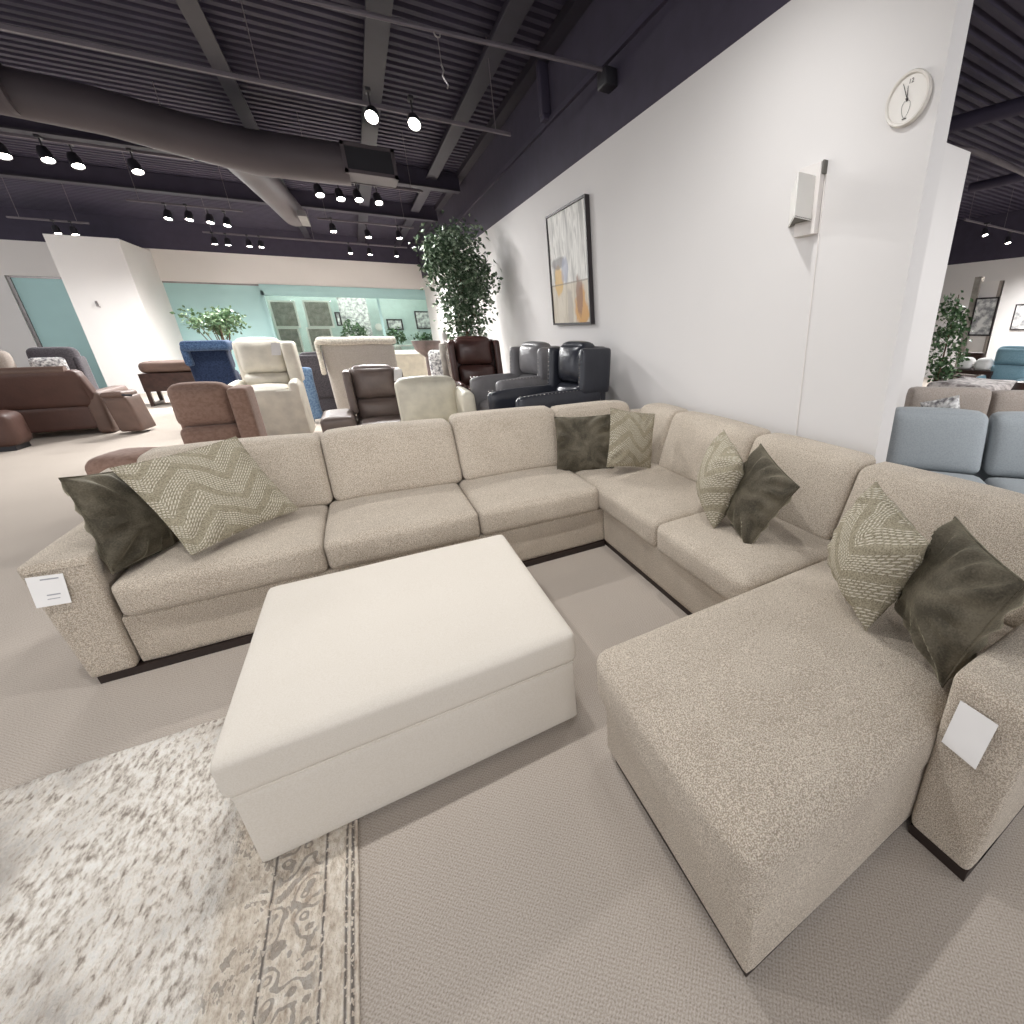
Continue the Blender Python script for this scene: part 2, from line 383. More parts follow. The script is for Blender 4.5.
# ceiling: corrugated deck, ribs along X
bm=bmesh.new(); y=-4; prev=None; prof=[]
while y<17.5:
    prof+=[(y,CZ),(y+.07,CZ),(y+.09,CZ+.05),(y+.13,CZ+.05)]; y+=.15
rows=[(bm.verts.new((-14,a,b)),bm.verts.new((15,a,b))) for a,b in prof]
for p0,p1 in zip(rows,rows[1:]): bm.faces.new((p0[0],p0[1],p1[1],p1[0]))
g=bmesh.ops.extrude_face_region(bm,geom=bm.faces[:])
for v in g['geom']:
    if isinstance(v,bmesh.types.BMVert): v.co.z=CZ+.12
bmesh.ops.recalc_face_normals(bm,faces=bm.faces[:])
structure('ceiling',bm,M['deck'])
# seam in the wall
structure('trim_3',box((W-.004,1.80,.4),(W+.001,1.806,2.16)),M['wall2'])
# dark ledge on the upper wall, above the white wall
structure('trim_4',box((W-.03,-3,3.44),(W,17.5,3.49)),M['deck'])
structure('trim_5',box((W-.12,-3,3.94),(W,17.5,4.02)),M['beam'])

# room beyond the glass
M['pale']=plain('pale_green_paint',(212,224,220),.6,var=.02)
M['pale_teal']=plain('pale_teal_paint',(196,213,208),.6,var=.02)
structure('wall_back_room',box((-3.2,21,0),(W+1,21.2,3.3)),M['pale_teal'])
structure('wall_back_room_left',box((-3.3,17.8,0),(-3.1,21,3.3)),M['pale'])
structure('wall_back_room_right',box((W+.9,17.8,0),(W+1.05,21,3.3)),M['pale'])
structure('ceiling_back_room',box((-3.3,17.8,3.1),(W+1.05,21.2,3.25)),M['pale'])
win=structure('window_1',join(box((-2.03,17.52,.3),(W,17.53,2.36))),M['glass'])
fr=link('window_frame',join(box((-2.06,17.5,0),(-2.0,17.58,2.6)),box((-2.06,17.5,2.33),(W,17.6,2.47)),box((-2.06,17.48,2.45),(W,17.8,2.62)),box((.76,17.49,.3),(.83,17.56,2.34)),box((-2.0,17.49,.3),(W,17.56,.36))),M['teal'],win,smooth=False); fr['label']='pale teal window frame'

# ------------------------------------------------------------------ beams, duct, pipes
def beam(x,w,y0,y1,label):
    t=thing('ceiling_beam',label,'beam',(x,(y0+y1)/2,CZ-.02),0,None)
    a=(y1-y0)/2
    link('flange',box((-w/2,-a,-.14),(w/2,a,-.115),.004),M['beam'],t,smooth=False)
    link('web',box((-.02,-a,-.115),(.02,a,.02)),M['beam'],t,smooth=False)
    return t
beam(-.64,.15,-3,17.4,'dark painted steel beam crossing the ceiling above the left air duct')
beam(.67,.19,-3,17.4,'dark steel ceiling beam in the middle, over the two nearest lit spotlights')
beam(1.64,.17,-3,17.4,'dark steel ceiling beam nearest the white wall, leading to the tall ficus')
for y,l in ((9.9,'dark cross beam behind the air duct above the middle spotlights'),(12.6,'dark cross beam farther back above the white column')):
    t=thing('ceiling_beam',l,'beam',(-5,y,3.76)); link('web',box((-9,-.06,0),(7.1,.06,.25)),M['darkwall'],t,smooth=False); link('flange',box((-9,-.1,-.03),(7.1,.1,0)),M['beam'],t,smooth=False)
# air duct
t=thing('air_duct','large round grey air duct running under the dark ceiling at upper left','duct',(-3,8.3,3.6))
k=.93
def dk(x,y,z): return (x*k,y*k,1.4+(z-1.4)*k)
pts=[dk(*p) for p in ((-12,8.05,3.66),(-4,8.05,3.66),(-2.8,8.1,3.66),(-1.9,8.2,3.63),(-1.2,8.45,3.58),(-.7,8.62,3.56),(-.2,8.62,3.57),(.35,8.6,3.58))]
link('main_tube',tube(pts,[v*k for v in (.2,.2,.205,.215,.23,.25,.25,.25)],24),M['duct'],t,world=True)
link('branch_tube',tube([dk(-.9,8.6,3.56),(-.74,9.0,3.40),(-.64,10.2,3.40),(-.56,11.6,3.42)],[.2,.2,.2,.2],20),M['duct'],t,world=True)
for x in (-3.9,-2.3): link('collar',tube([(x-.02,7.49,3.502),(x+.02,7.49,3.502)],.2,24),M['duct'],t,world=True)
gr=link('grille_box',join(box((.28,7.72,3.28),(.88,7.77,3.32)),box((.28,7.72,3.57),(.88,7.77,3.61)),box((.28,7.72,3.28),(.32,7.77,3.61)),box((.84,7.72,3.28),(.88,7.77,3.61)),box((.28,7.77,3.28),(.88,8.18,3.61))),M['duct'],t,world=True,smooth=False)
link('grille',box((.32,7.74,3.32),(.84,7.765,3.57)),M['black'],gr,world=True,smooth=False)['label']='black louvred grille'
link('end_register',box((-.44,10.2,3.16),(-.32,11.1,3.24)),M['grey_metal'],t,world=True,smooth=False)['label']='bright metal slotted register under the branch tube'
# pipes / rails
t=thing('ceiling_conduit','long thin grey conduit crossing from upper left to a box on the dark upper wall','pipe',(1.0,4.1,3.35))
link('pipe',join(tube([(-6,5.1,3.36),(2.12,4.03,3.34)],.013,8),tube([(-6,5.14,3.39),(2.1,4.07,3.37)],.008,8)),M['pipe'],t,world=True)
link('end_box',box((2.08,3.98,3.24),(2.19,4.14,3.36),.01),M['black'],t,world=True)['label']='small black end box'
t=thing('wall_bracket','dark downward steel bracket on the upper wall above the white wall','bracket',(2.14,5.5,3.5))
link('strut',box((-.05,-.05,0),(.05,.05,.46),.01),M['deck'],t); link('foot',box((-.04,-.06,-.04),(.05,.06,.02),.01),M['deck'],t)
hk=atY(437,33,4.19)
t=thing('hanging_cable_hook','thin cable with metal ring and hook hanging from the ceiling conduit','hook',(hk.x,4.19,3.34))
link('ring',tube([(math.cos(a)*.02,0,-.01+math.sin(a)*.02) for a in [i*PI/6 for i in range(13)]],.005,6),M['grey_metal'],t)
link('cable',tube([(0,0,-.03),(.002,0,-.18)],.003,6),M['wire'],t)
link('hook',join(tube([(0,0,-.18),(.012,0,-.21),(.0,0,-.24),(.018,0,-.27),(.03,0,-.29),(.02,0,-.31)],.006,6)),M['grey_metal'],t)

# ------------------------------------------------------------------ track lights
def make_spot():
    t=thing('track_spotlight','x','spotlight')
    s=link('stem',join(tube([(0,0,.17),(0,0,.07)],.008,6),box((-.02,-.05,.155),(.02,.05,.18),.003)),M['black'],t)
    h=link('head',lathe([(.02,.09),(.04,.085),(.052,.04),(.056,-.05),(.05,-.05),(.048,-.03)],20),M['black'],t)
    l=link('lens',lathe([(.001,-.036),(.047,-.034),(.047,-.04),(.001,-.044)],20),M['lens'],h); l['label']='glowing lens'
    return t
proto=make_spot()
first=True
LE=[]
def spot(x,y,z,label,group,aim=(0,-.55,-.85),power=60,size=1.9,lit=True):
    global first
    t=proto if first else copytree(proto); first=False
    t.location=(x,y,z); t.rotation_euler=(0,0,0); t['label']=label; t['group']=group
    d=Vector(aim).normalized()
    for ch in t.children:
        if ch.name.startswith('head'): ch.rotation_mode='QUATERNION'; ch.rotation_quaternion=Vector((0,0,-1)).rotation_difference(d)
    if lit:
        L=bpy.data.lights.new('spot_beam','SPOT'); L.energy=power; L.spot_size=size; L.spot_blend=.9; L.shadow_soft_size=.045; L.color=(1,.993,.984)
        o=bpy.data.objects.new('spot_beam',L); COL.objects.link(o); o.location=Vector((x,y,z))+d*.06
        o.rotation_mode='QUATERNION'; o.rotation_quaternion=Vector((0,0,-1)).rotation_difference(d)
    return t
def rail(x0,x1,y,z,label):
    t=thing('track_rail',label,'track rail',((x0+x1)/2,y,z))
    a=(x1-x0)/2
    link('rail',box((-a,-.018,-.015),(a,.018,.015),.003),M['pipe'],t,smooth=False)
    k=max(2,int((x1-x0)/1.6)+1)
    for i in range(k):
        x=-a+.15+(2*a-.3)*i/(k-1); link('hanger',tube([(x,0,.01),(x,0,CZ-z+.03)],.004,6),M['wire'],t)
    return t
rail(-6,1.75,5.5,3.28,'long grey track rail holding the nearest pair of lit spotlights')
rail(-4.2,-1.25,8.3,3.32,'grey track rail at upper left below the air duct')
rail(-.25,1.25,8.36,3.32,'grey track rail under the duct grille with four small spotlights')
rail(-2.65,-1.25,11.2,3.32,'grey track rail before the white column with four spotlights')
rail(-.2,1.4,11.2,3.32,'grey track rail above the teal window with three spotlights')
rail(-2.3,1.5,13.85,3.32,'farthest grey track rail above the back wall')
rail(-4.9,-3.9,13.85,3.32,'short farthest track rail above the white column')
rail(10.3,13.6,5.1,3.32,'grey track rail in the area right of the white wall')
def px(u,v): p=atZ(u,v,3.15); return p.x,p.y
G='lit track spotlights under the dark ceiling'
for u,v,l,pw in ((372,115,'track spotlight nearest the camera, left one of the near lit pair',55),(414,122,'brightest near track spotlight, right one of the pair nearest the white wall',60)):
    x,y=px(u,v); spot(x,y,3.15,l,G,(-.2 if u<400 else -.12,-.75,-.62),pw,2.0)
for u,v,l in ((2,152,'track spotlight cut by the left edge of the photo'),(46,156,'brightest track spotlight at far left under the duct'),(76,162,'third track spotlight from left under the duct'),(136,168,'tilted track spotlight at right end of the upper left rail')):
    x,y=px(u,v); spot(x,y,3.15,l,G,(.2,-.35,-.85),55,2.8)
for u,v,l in ((319,192,'first spotlight from left on rail below duct grille'),(340,196,'second spotlight from left on rail below duct grille'),(358,197,'third spotlight on rail below duct grille'),(378,200,'rightmost spotlight on rail below duct grille')):
    x,y=px(u,v); spot(x,y,3.15,l,G,(.1,-.4,-.85),55,2.8)
for u,v,l in ((168,216,'leftmost spotlight of four before the column'),(189,217,'bright second spotlight of four before the column'),(210,220,'third spotlight of four before the column'),(227,223,'rightmost spotlight of four before the column')):
    x,y=px(u,v); spot(x,y,3.15,l,G,(-.1,-.3,-.9),105,3.0)
PW={399:25,368:100}
for u,v,l in ((333,229,'bright spotlight above the middle of the teal window'),(368,235,'small spotlight between two others above the teal window'),(399,236,'spotlight left of the tall ficus top')):
    x,y=px(u,v); spot(x,y,3.15,l,G,(.05,-.25,-.9),PW.get(u,150),3.0)
for u,v,l in ((213,241,'first tiny far spotlight over the back wall'),(228,243,'second tiny far spotlight over the back wall'),(250,245,'third tiny far spotlight over the back wall'),(262,246,'fourth tiny far spotlight over the back wall'),(350,250,'tiny far spotlight left of three over the window'),(370,252,'bright far spotlight middle of three over the window'),(396,255,'tiny far spotlight right of three near the ficus')):
    x,y=px(u,v); spot(x,13.85,3.15,l,G,(-.02,-.14,-.95),250,3.14)
for u,v,l in ((57,231,'left of two far spotlights above the white column'),(74,232,'right of two far spotlights above the white column')):
    x,y=px(u,v); spot(x,13.85,3.15,l,G,(.1,-.16,-.95),70,3.12)
for u,v,l in ((985,233,'bright spotlight at right beyond the wall end'),(1008,241,'tilted small spotlight near right edge beyond the wall end')):
    x,y=px(u,v); spot(x,y,3.15,l,G,(-.1,-.3,-.9),420,3.0)
# the rows of the same track system over and behind the camera
rail(-5,2.1,1.75,3.30,'track rail over the ottoman, above the frame')
for i,(x,y,ax,ay,pw) in enumerate(((-2.6,1.75,.1,.3,50),(-.9,1.75,.0,.2,56),(.25,1.75,.1,.0,53),(1.15,1.75,.35,.3,36))):
    spot(x,y,3.15,'spotlight above the ottoman, outside the frame','spotlights above the frame',(ax,ay,-1),pw,2.4)
rail(-5,5,-1.6,3.30,'track rail behind the camera')
for x,ax,ay,pw in ((-3.0,.1,.9,50),(-1.0,.1,.9,34),(.8,.3,.9,26),(2.6,.3,.5,30),(4.4,.2,.6,60)):
    spot(x,-1.6,3.15,'spotlight behind the camera, outside the frame','spotlights above the frame',(ax,ay,-1),pw,2.3)
rail(-7.5,-5.9,11.2,3.30,'added unseen track rail left of the frame')  # unseen rail and spots added to brighten the dim back wall and column
for x,y in ((-7.4,11.2),(-6.8,11.2)): spot(x,y,3.15,'added unseen spotlight left of the frame brightening the back wall and white column','spotlights above the frame',(.0,.75,-.6),110,2.8)
rail(-9,-6.2,6.0,3.30,'track rail over the bright aisle left of the frame')
for x in (-8,-6.6): spot(x,6.0,3.15,'spotlight over the aisle left of the frame','spotlights above the frame',(.5,.1,-.8),90,2.6)
rail(3.0,8,-.6,3.30,'added unseen track rail over the slate blue sofa')  # extra unseen rail and spots, put in to lift the dark right-hand area
for x in (4.2,7.0): spot(x,-.6,3.15,'added unseen spotlight brightening the slate sofas, outside the frame','spotlights above the frame',(.3,.9,-1),150,2.6)
# wall-washing lamps along the white wall in the same rows
# ceiling lamps in the room beyond the glass
for x in (-1.2,.9):
    t=thing('ceiling_lamp','round ceiling lamp in the room behind the glass at x %s'%('left' if x<0 else 'right'),'lamp',(x,19.3,3.08))
    t['label']='round ceiling lamp in the room behind the glass, %s one'%('left' if x<0 else 'right')
    link('diffuser',lathe([(.02,-.05),(.16,-.04),(.18,0)],20),M['lens'],t)
    L=bpy.data.lights.new('lamp_glow','POINT'); L.energy=32; L.shadow_soft_size=.15; o=bpy.data.objects.new('lamp_glow',L); COL.objects.link(o); o.location=(x,19.3,2.85)

# ------------------------------------------------------------------ rug
rc=(-.275,1.965,0)
def rugfn(p,u):
    e=.006*noise.noise(Vector((p.y*9,p.x*9,0)));
    return Vector((p.x+(e if abs(u.x)>.8 else 0),p.y+(e if abs(u.y)>.8 else 0),p.z))
rg=link('area_rug',rbox((-2.7,-.7,.0),(-.275,1.965,.012),.005,n=40,fn=rugfn),M['rug'],loc=rc)
tag(rg,'cream and grey distressed area rug with floral border under the ottoman','rug')

# ------------------------------------------------------------------ ottoman
t=thing('ottoman','large square ivory storage ottoman standing partly on the rug','ottoman',(-.03,1.71,.012))
link('base',rbox((-.472,-.474,0),(.474,.474,.262),.014,side=.004,front=.002,n=14,wob=.0015),M['ottoman'],t)
def lidfn(p,u): return p
link('cushion_top',rbox((-.485,-.482,.262),(.487,.484,.392),.026,top=.018,front=.003,n=18,wob=.002),M['ottoman'],t)
link('seam',join(box((-.470,-.474,.2575),(.470,.474,.2665),.003)),M['ottoman'],t)

# ------------------------------------------------------------------ sectional sofa
S=thing('sectional_sofa','large U-shaped beige woven sectional sofa with chaise around the ottoman','sofa',(1.16,2.48,0))
def sp(name,bm,mat='sofa',label=None):
    o=link(name,bm,M[mat],S,world=True)
    if label: o['label']=label
    return o
sp('plinth',join(box((-1.20,2.484,0),(1.18,3.3,.036)),box((1.108,.19,0),(1.3,.34,.036)),box((1.19,.19,0),(2.08,3.3,.036)),box((.48,.362,0),(1.3,1.0,.036))),'plinth','dark recessed plinth')
sp('base',rbox((-1.07,2.497,.035),(1.19,3.28,.275),.015,n=10),label='long left base')
sp('base',rbox((1.18,1.0,.035),(2.1,2.5,.30),.015,n=10),label='right base beside the wall')
sp('base',rbox((.470,.352,.03),(1.9,1.05,.26),.012,n=14,front=.004,wob=.002),label='chaise base')
K=dict(r=.036,top=.028,front=.012,n=16,wob=.003)
sp('seat_cushion',rbox((-1.055,2.47,.268),(-.337,3.15,.435),**K))
sp('seat_cushion',rbox((-.335,2.47,.268),(.396,3.15,.435),**K))
sp('seat_cushion',rbox((.398,2.47,.268),(1.155,3.15,.435),**K))
sp('seat_cushion',rbox((1.155,1.812,.262),(1.86,3.15,.435),r=.045,top=.022,side=.006,n=16,wob=.003))
sp('seat_cushion',rbox((1.155,1.10,.262),(1.86,1.810,.435),r=.045,top=.025,side=.01,n=16,wob=.003))
sp('chaise_cushion',rbox((.455,.352,.225),(1.86,1.10,.425),r=.05,top=.028,side=.008,front=.01,n=22,wob=.004))
# back cushions: lean back; built upright then sheared
def backA(x0,x1,z1=.82,z0=.425,th=.2,y=3.06):
    def fn(p,u):
        k=(p.z-z0)/(z1-z0); return Vector((p.x,p.y+.13*k-(.02 if u.z>.9 else 0)*0,p.z+.012*math.sin(u.x*3)*0))
    return rbox((x0,y,z0),(x1,y+th,z1),.045,top=.014,front=.022,n=16,wob=.004,fn=fn)
sp('back_cushion',backA(-1.07,-.302,.812)); sp('back_cushion',backA(-.300,.432,.822)); sp('back_cushion',backA(.434,1.158,.845))
sp('back_cushion',backA(1.160,1.80,.835),label='corner back cushion')
def backB(y0,y1,z1=.84,z0=.425,th=.2,x=1.71,**k):
    def fn(p,u):
        q=(p.z-z0)/(z1-z0); return Vector((p.x+.15*q-.02*(1-abs(u.y)**2.4)*(1-abs(u.z)**2.4)*(1 if u.x<0 else 0),p.y,p.z))
    return rbox((x,y0,z0),(x+th,y1,z1),.045,top=.014,n=16,wob=.004,fn=fn)
sp('back_cushion',backB(2.68,3.13,.82),label='narrow corner back cushion by the wall')
sp('back_cushion',backB(1.845,2.678,.82)); sp('back_cushion',backB(1.165,1.843,.815)); sp('back_cushion',backB(.355,1.163,.80))
sp('back_frame',rbox((-1.24,3.25,.035),(2.13,3.40,.74),.03,n=10),label='low back behind the left cushions')
sp('back_frame',rbox((1.99,.18,.035),(2.13,3.3,.74),.03,n=10),label='low back along the wall')
def armfnL(p,u):
    k=p.z/.57; return Vector((p.x+(.035*(1-k) if u.x<-.5 else 0)-(.02*(1-k) if u.x>.5 else 0),p.y,p.z))
aL=sp('armrest',rbox((-1.25,2.475,.035),(-1.058,3.28,.575),.018,top=.008,n=14,fn=armfnL,wob=.002),label='left armrest')
link('seam',tube([(-1.235,2.4745,.545),(-1.075,2.4745,.545)],.0025,6),M['sofa'],aL,world=True)
def armfnR(p,u):
    k=1-max(0,min(1,p.z/.5)); return Vector((p.x,p.y+(.022*k if u.y<-.5 else 0),p.z))
aR=sp('armrest',rbox((1.10,.165,.035),(2.02,.345,.60),.022,top=.012,n=16,wob=.003,fn=armfnR),label='right armrest beside the chaise')

# price tags
def pricetag(corners,n,label,printed=False):
    c=[Vector(p) for p in corners]; n=Vector(n).normalized()
    o=thing('price_tag',label,'tag',sum(c,Vector())/4)
    link('card',poly([p+n*.003 for p in c],-n*.0015),M['paper'],o,world=True,smooth=False)
    if printed:
        def at(a,b): return (c[0]*(1-a)+c[1]*a)*(1-b)+(c[3]*(1-a)+c[2]*a)*b+n*.0036
        bs=[poly([at(a0,b0),at(a1,b0),at(a1,b1),at(a0,b1)],n*.0002) for a0,a1,b0,b1 in ((.36,.86,.10,.14),(.40,.78,.62,.66),(.38,.74,.76,.785))]
        link('print',join(*bs),M['ink'],o,world=True,smooth=False)['label']='grey printed lines'
    return o
yL=2.468
pricetag([atY(25,578,yL),atY(63,573,yL),atY(72,602,yL),atY(37,608,yL)],(0,-1,0),'printed white paper tag on the front of the left armrest',True)
xR=1.094
pricetag([atX(961,700,xR),atX(999,725,xR),atX(976,769,xR),atX(942,741,xR)],(-1,0,0),'blank white paper tag on the right armrest by the chaise')

# ------------------------------------------------------------------ throw pillows
def pillow_bm(w,h,th,seed,wr=.006,n=26):
    bm=bmesh.new(); rnd=random.Random(seed); ph=Vector((rnd.random()*9,rnd.random()*9,rnd.random()*9)); S_=[]
    for s in (-1,1):
        g=[]
        for i in range(n+1):
            row=[]
            for j in range(n+1):
                a=math.sin((i/n-.5)*PI); b=math.sin((j/n-.5)*PI)
                ex=1-.06*(1-b*b); ez=1-.06*(1-a*a)      # sides pulled in, corners pointed
                x=a*w/2*(ex if abs(a)>.0 else 1); z=b*h/2*ez
                t=((1-abs(a)**2.2)*(1-abs(b)**2.2))**.55*th/2
                q=Vector((x,z,s))*11+ph
                ang=math.atan2(b,a); rr=min(1,math.hypot(a,b))
                wrk=wr*math.sin(ang*14+3*noise.noise(q*.4))*rr**3*(1-max(abs(a),abs(b))**6)*2.2+wr*noise.noise(q)
                y=s*(t+wrk*(1 if t>.004 else .0))
                row.append((x,y,z))
            g.append(row)
        S_.append(g)
    vm={}
    def V(s,i,j):
        edge=i in(0,n) or j in(0,n); key=(0 if edge else s,i,j)
        if key not in vm:
            x,y,z=S_[s][i][j]; vm[key]=bm.verts.new((x,0 if edge else y,z))
        return vm[key]
    for s in (0,1):
        for i in range(n):
            for j in range(n):
                q=[V(s,i,j),V(s,i+1,j),V(s,i+1,j+1),V(s,i,j+1)]
                bm.faces.new(q if s==0 else q[::-1])
    return bm
def pillow(name,corners,mat,label,th=.15,seed=1,off=(0,0,0),scale=1.03):
    wr=.011 if mat=='velvet' else .005
    tl,tr,br,bl=[Vector(c) for c in corners]; c=(tl+tr+br+bl)/4
    u=((tr-tl)+(br-bl)).normalized(); w=((tl-bl)+(tr-br)); w=(w-u*w.dot(u)).normalized(); y=w.cross(u)
    sw=((tr-tl).length+(br-bl).length)/2*scale; sh=((tl-bl).length+(tr-br).length)/2*scale
    o=link(name,pillow_bm(sw,sh,th,seed,wr,34),M[mat])
    o.matrix_world=Matrix.Translation(c+Vector(off))@Matrix((u,y,w)).transposed().to_4x4()
    pts=[Vector((a*sw/2*(1-.06*(1-b*b)),0,b*sh/2*(1-.06*(1-a*a)))) for a,b in [(x,-1) for x in (-1,-.5,0,.5,1)]+[(1,x) for x in (-.5,0,.5,1)]+[(x,1) for x in (.5,0,-.5,-1)]+[(-1,x) for x in (.5,0,-.5,-1)]]
    link('piping',tube(pts,.004,6),M[mat],o)
    return tag(o,label,'pillow',None)
PP={}
pillow('throw_pillow',[[-1.07,2.58,.865],[-.945,2.95,.812],[-.90,2.89,.424],[-1.03,2.51,.476]],'velvet','dark olive velvet throw pillow leaning on the left armrest',.15,1)
pillow('throw_pillow',[[-.955,2.70,.85],[-.63,2.98,.87],[-.46,2.83,.53],[-.78,2.54,.50]],'embroid','stitched olive and cream throw pillow beside the leftmost velvet pillow',.10,2,(0,.0,0),1.1)
pillow('throw_pillow',[[1.12,3.09,.79],[1.47,2.9,.81],[1.4,2.75,.44],[1.05,2.95,.43]],'velvet','square dark olive throw pillow in the far corner of the sectional',.13,3)
pillow('throw_pillow',[[1.33,2.61,.91],[1.7,2.67,.82],[1.63,2.61,.46],[1.26,2.55,.54]],'embroid','light olive patterned throw pillow in the corner right of the square dark one',.12,4)
pillow('throw_pillow',[[1.61,1.76,.87],[1.44,1.44,.81],[1.39,1.545,.47],[1.56,1.855,.53]],'embroid','light olive patterned throw pillow behind the standing dark velvet one, by the wall',.2,5,(-.035,.02,.0),1.08)
pillow('throw_pillow',[[1.61,1.54,.85],[1.51,1.21,.76],[1.37,1.34,.45],[1.48,1.67,.55]],'velvet','dark velvet throw pillow standing on its corner between patterned pillow and chaise',.16,6,(.0,.0,-.012),1.07)
pillow('throw_pillow',[[1.49,.85,.87],[1.29,.55,.81],[1.25,.66,.47],[1.45,.95,.53]],'embroid','cream dotted olive throw pillow standing on the chaise',.23,7)
pillow('throw_pillow',[[1.5,.58,.83],[1.27,.31,.81],[1.2,.39,.47],[1.43,.66,.49]],'velvet','wrinkled dark velvet throw pillow between the chaise and the right armrest',.19,8)

# ------------------------------------------------------------------ wall things
# clock
CS=.78; cc=Vector((W-.001,1.412,2.305))
t=thing('wall_clock','round pale wall clock with thin dark hands, high on the white wall','clock',cc)
RX=Matrix.Rotation(-PI/2,4,'Y')   # lathe +z -> -x
def rx(bm): bm.transform(RX); return bm
link('case',rx(lathe([(.10,0),(.122,.004),(.124,.02),(.118,.03),(.108,.028),(.104,.018),(.1,.016)],48)),M['clock_case'],t)
fc=link('face',rx(lathe([(.001,.012),(.106,.012),(.106,.018),(.001,.018)],48)),M['clock_face'],t)
def hand(ang,l,w): # angle clockwise from 12, seen from -x looking +x : right is -y
    d=Vector((0,-math.sin(ang),math.cos(ang))); s=Vector((0,d.z,-d.y)); o=Vector((-.022,0,0))
    return poly([o-d*.012-s*w,o-d*.012+s*w,o+d*l+s*w*.5,o+d*l-s*w*.5],(-.0015,0,0))
link('hour_hand',hand(R(-4),.058,.0022),M['clockink'],t,smooth=False); link('minute_hand',hand(R(-24),.082,.0022),M['clockink'],t,smooth=False)
link('hub',rx(lathe([(.001,.018),(.006,.018),(.006,.026),(.001,.027)],12)),M['clockink'],t)
link('loop',tube([Vector((-.021,math.sin(a)*.022*(1-.35*math.cos(a)) ,-.045-.04*math.cos(a)*-1*-1)) for a in [PI+i*2*PI/24 for i in range(25)]],.0009,5),M['clockink'],t)
link('pendulum_mark',box((-.022,-.012,-.090),(-.019,.012,-.086)),M['clockink'],t,smooth=False)
def text(body,size,mat,M4,parent,name):
    cu=bpy.data.curves.new('txt','FONT'); cu.body=body; cu.size=size; cu.extrude=.0005; cu.align_x='CENTER'; cu.align_y='CENTER'
    ob=bpy.data.objects.new('txt',cu); COL.objects.link(ob); dg=bpy.context.evaluated_depsgraph_get(); me=bpy.data.meshes.new_from_object(ob.evaluated_get(dg))
    bpy.data.objects.remove(ob); me.transform(M4); me.materials.clear(); me.materials.append(mat)
    o=bpy.data.objects.new(name,me); COL.objects.link(o); o.parent=parent; return o
face=Matrix(((0,0,-1,0),(-1,0,0,0),(0,1,0,0),(0,0,0,1)))
t.scale=(.8,.78,.78)
text('12',.03,M['clockink'],Matrix.Translation((-.0195,-.008,.075))@face,t,'numeral')

# sconce
sc=thing('wall_sconce','white angular wall sconce with open dark underside on the white wall','sconce',(W,1.9,2.05))
q0=atX(796,240,W); q1=atX(818,235,W)
link('back_plate',box((W-.035,q1.y,1.865),(W,q0.y-.01,2.185),.004),M['wall2'],sc,world=True,smooth=False)
Cw=atX(788,228,W); zb=Cw.z
def onz(u,v): d=_ray(u,v); q=Vector((0,0,H))+d*((zb-H)/d.z); return q
A=onz(794,217); B=onz(812,221); E_=Vector((W-.03,q1.y+.02,zb))
zt=atX(797,172,A.x).z; up=Vector((0,0,zt-zb)); up2=up*1.03
link('shade_panel',poly([A,B,B+up2,A+up],(.004,.002,0)),M['sconce'],sc,world=True,smooth=False)
link('shade_panel',poly([A,Cw,Cw+up*.86,A+up],(.003,-.003,0)),M['sconce'],sc,world=True,smooth=False)
link('shade_panel',poly([B,E_,E_+up2,B+up2],(.002,.003,0)),M['sconce'],sc,world=True,smooth=False)
dz=Vector((0,0,.004))
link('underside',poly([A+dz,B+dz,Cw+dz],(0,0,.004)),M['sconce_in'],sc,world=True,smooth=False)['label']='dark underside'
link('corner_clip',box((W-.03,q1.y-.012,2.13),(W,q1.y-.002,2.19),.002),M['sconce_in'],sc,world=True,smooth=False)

# framed art
def picture(name,label,c,w,h,axis,matA,fw=.03,depth=.045,frame='frame_dark',group=None):
    """axis 'x-': hangs on a wall facing -x ; 'y-': facing -y. c = centre on wall"""
    t=thing(name,label,'picture',c,0 if axis=='x-' else PI/2,group)   # local -x faces out
    a,b=w/2,h/2
    link('frame',join(box((-depth,-a,-b),(0,a,-b+fw)),box((-depth,-a,b-fw),(0,a,b)),box((-depth,-a,-b+fw),(0,-a+fw,b-fw)),box((-depth,a-fw,-b+fw),(0,a,b-fw))),M[frame],t,smooth=False)
    link('canvas',box((-depth*.7,-a+fw,-b+fw),(-.004,a-fw,b-fw)),matA,t,smooth=False)
    return t
picture('framed_painting','large abstract grey and ochre painting in dark frame on the white wall',(W,5.17,2.035),1.12,1.18,'x-',M['art'],.022,.05)

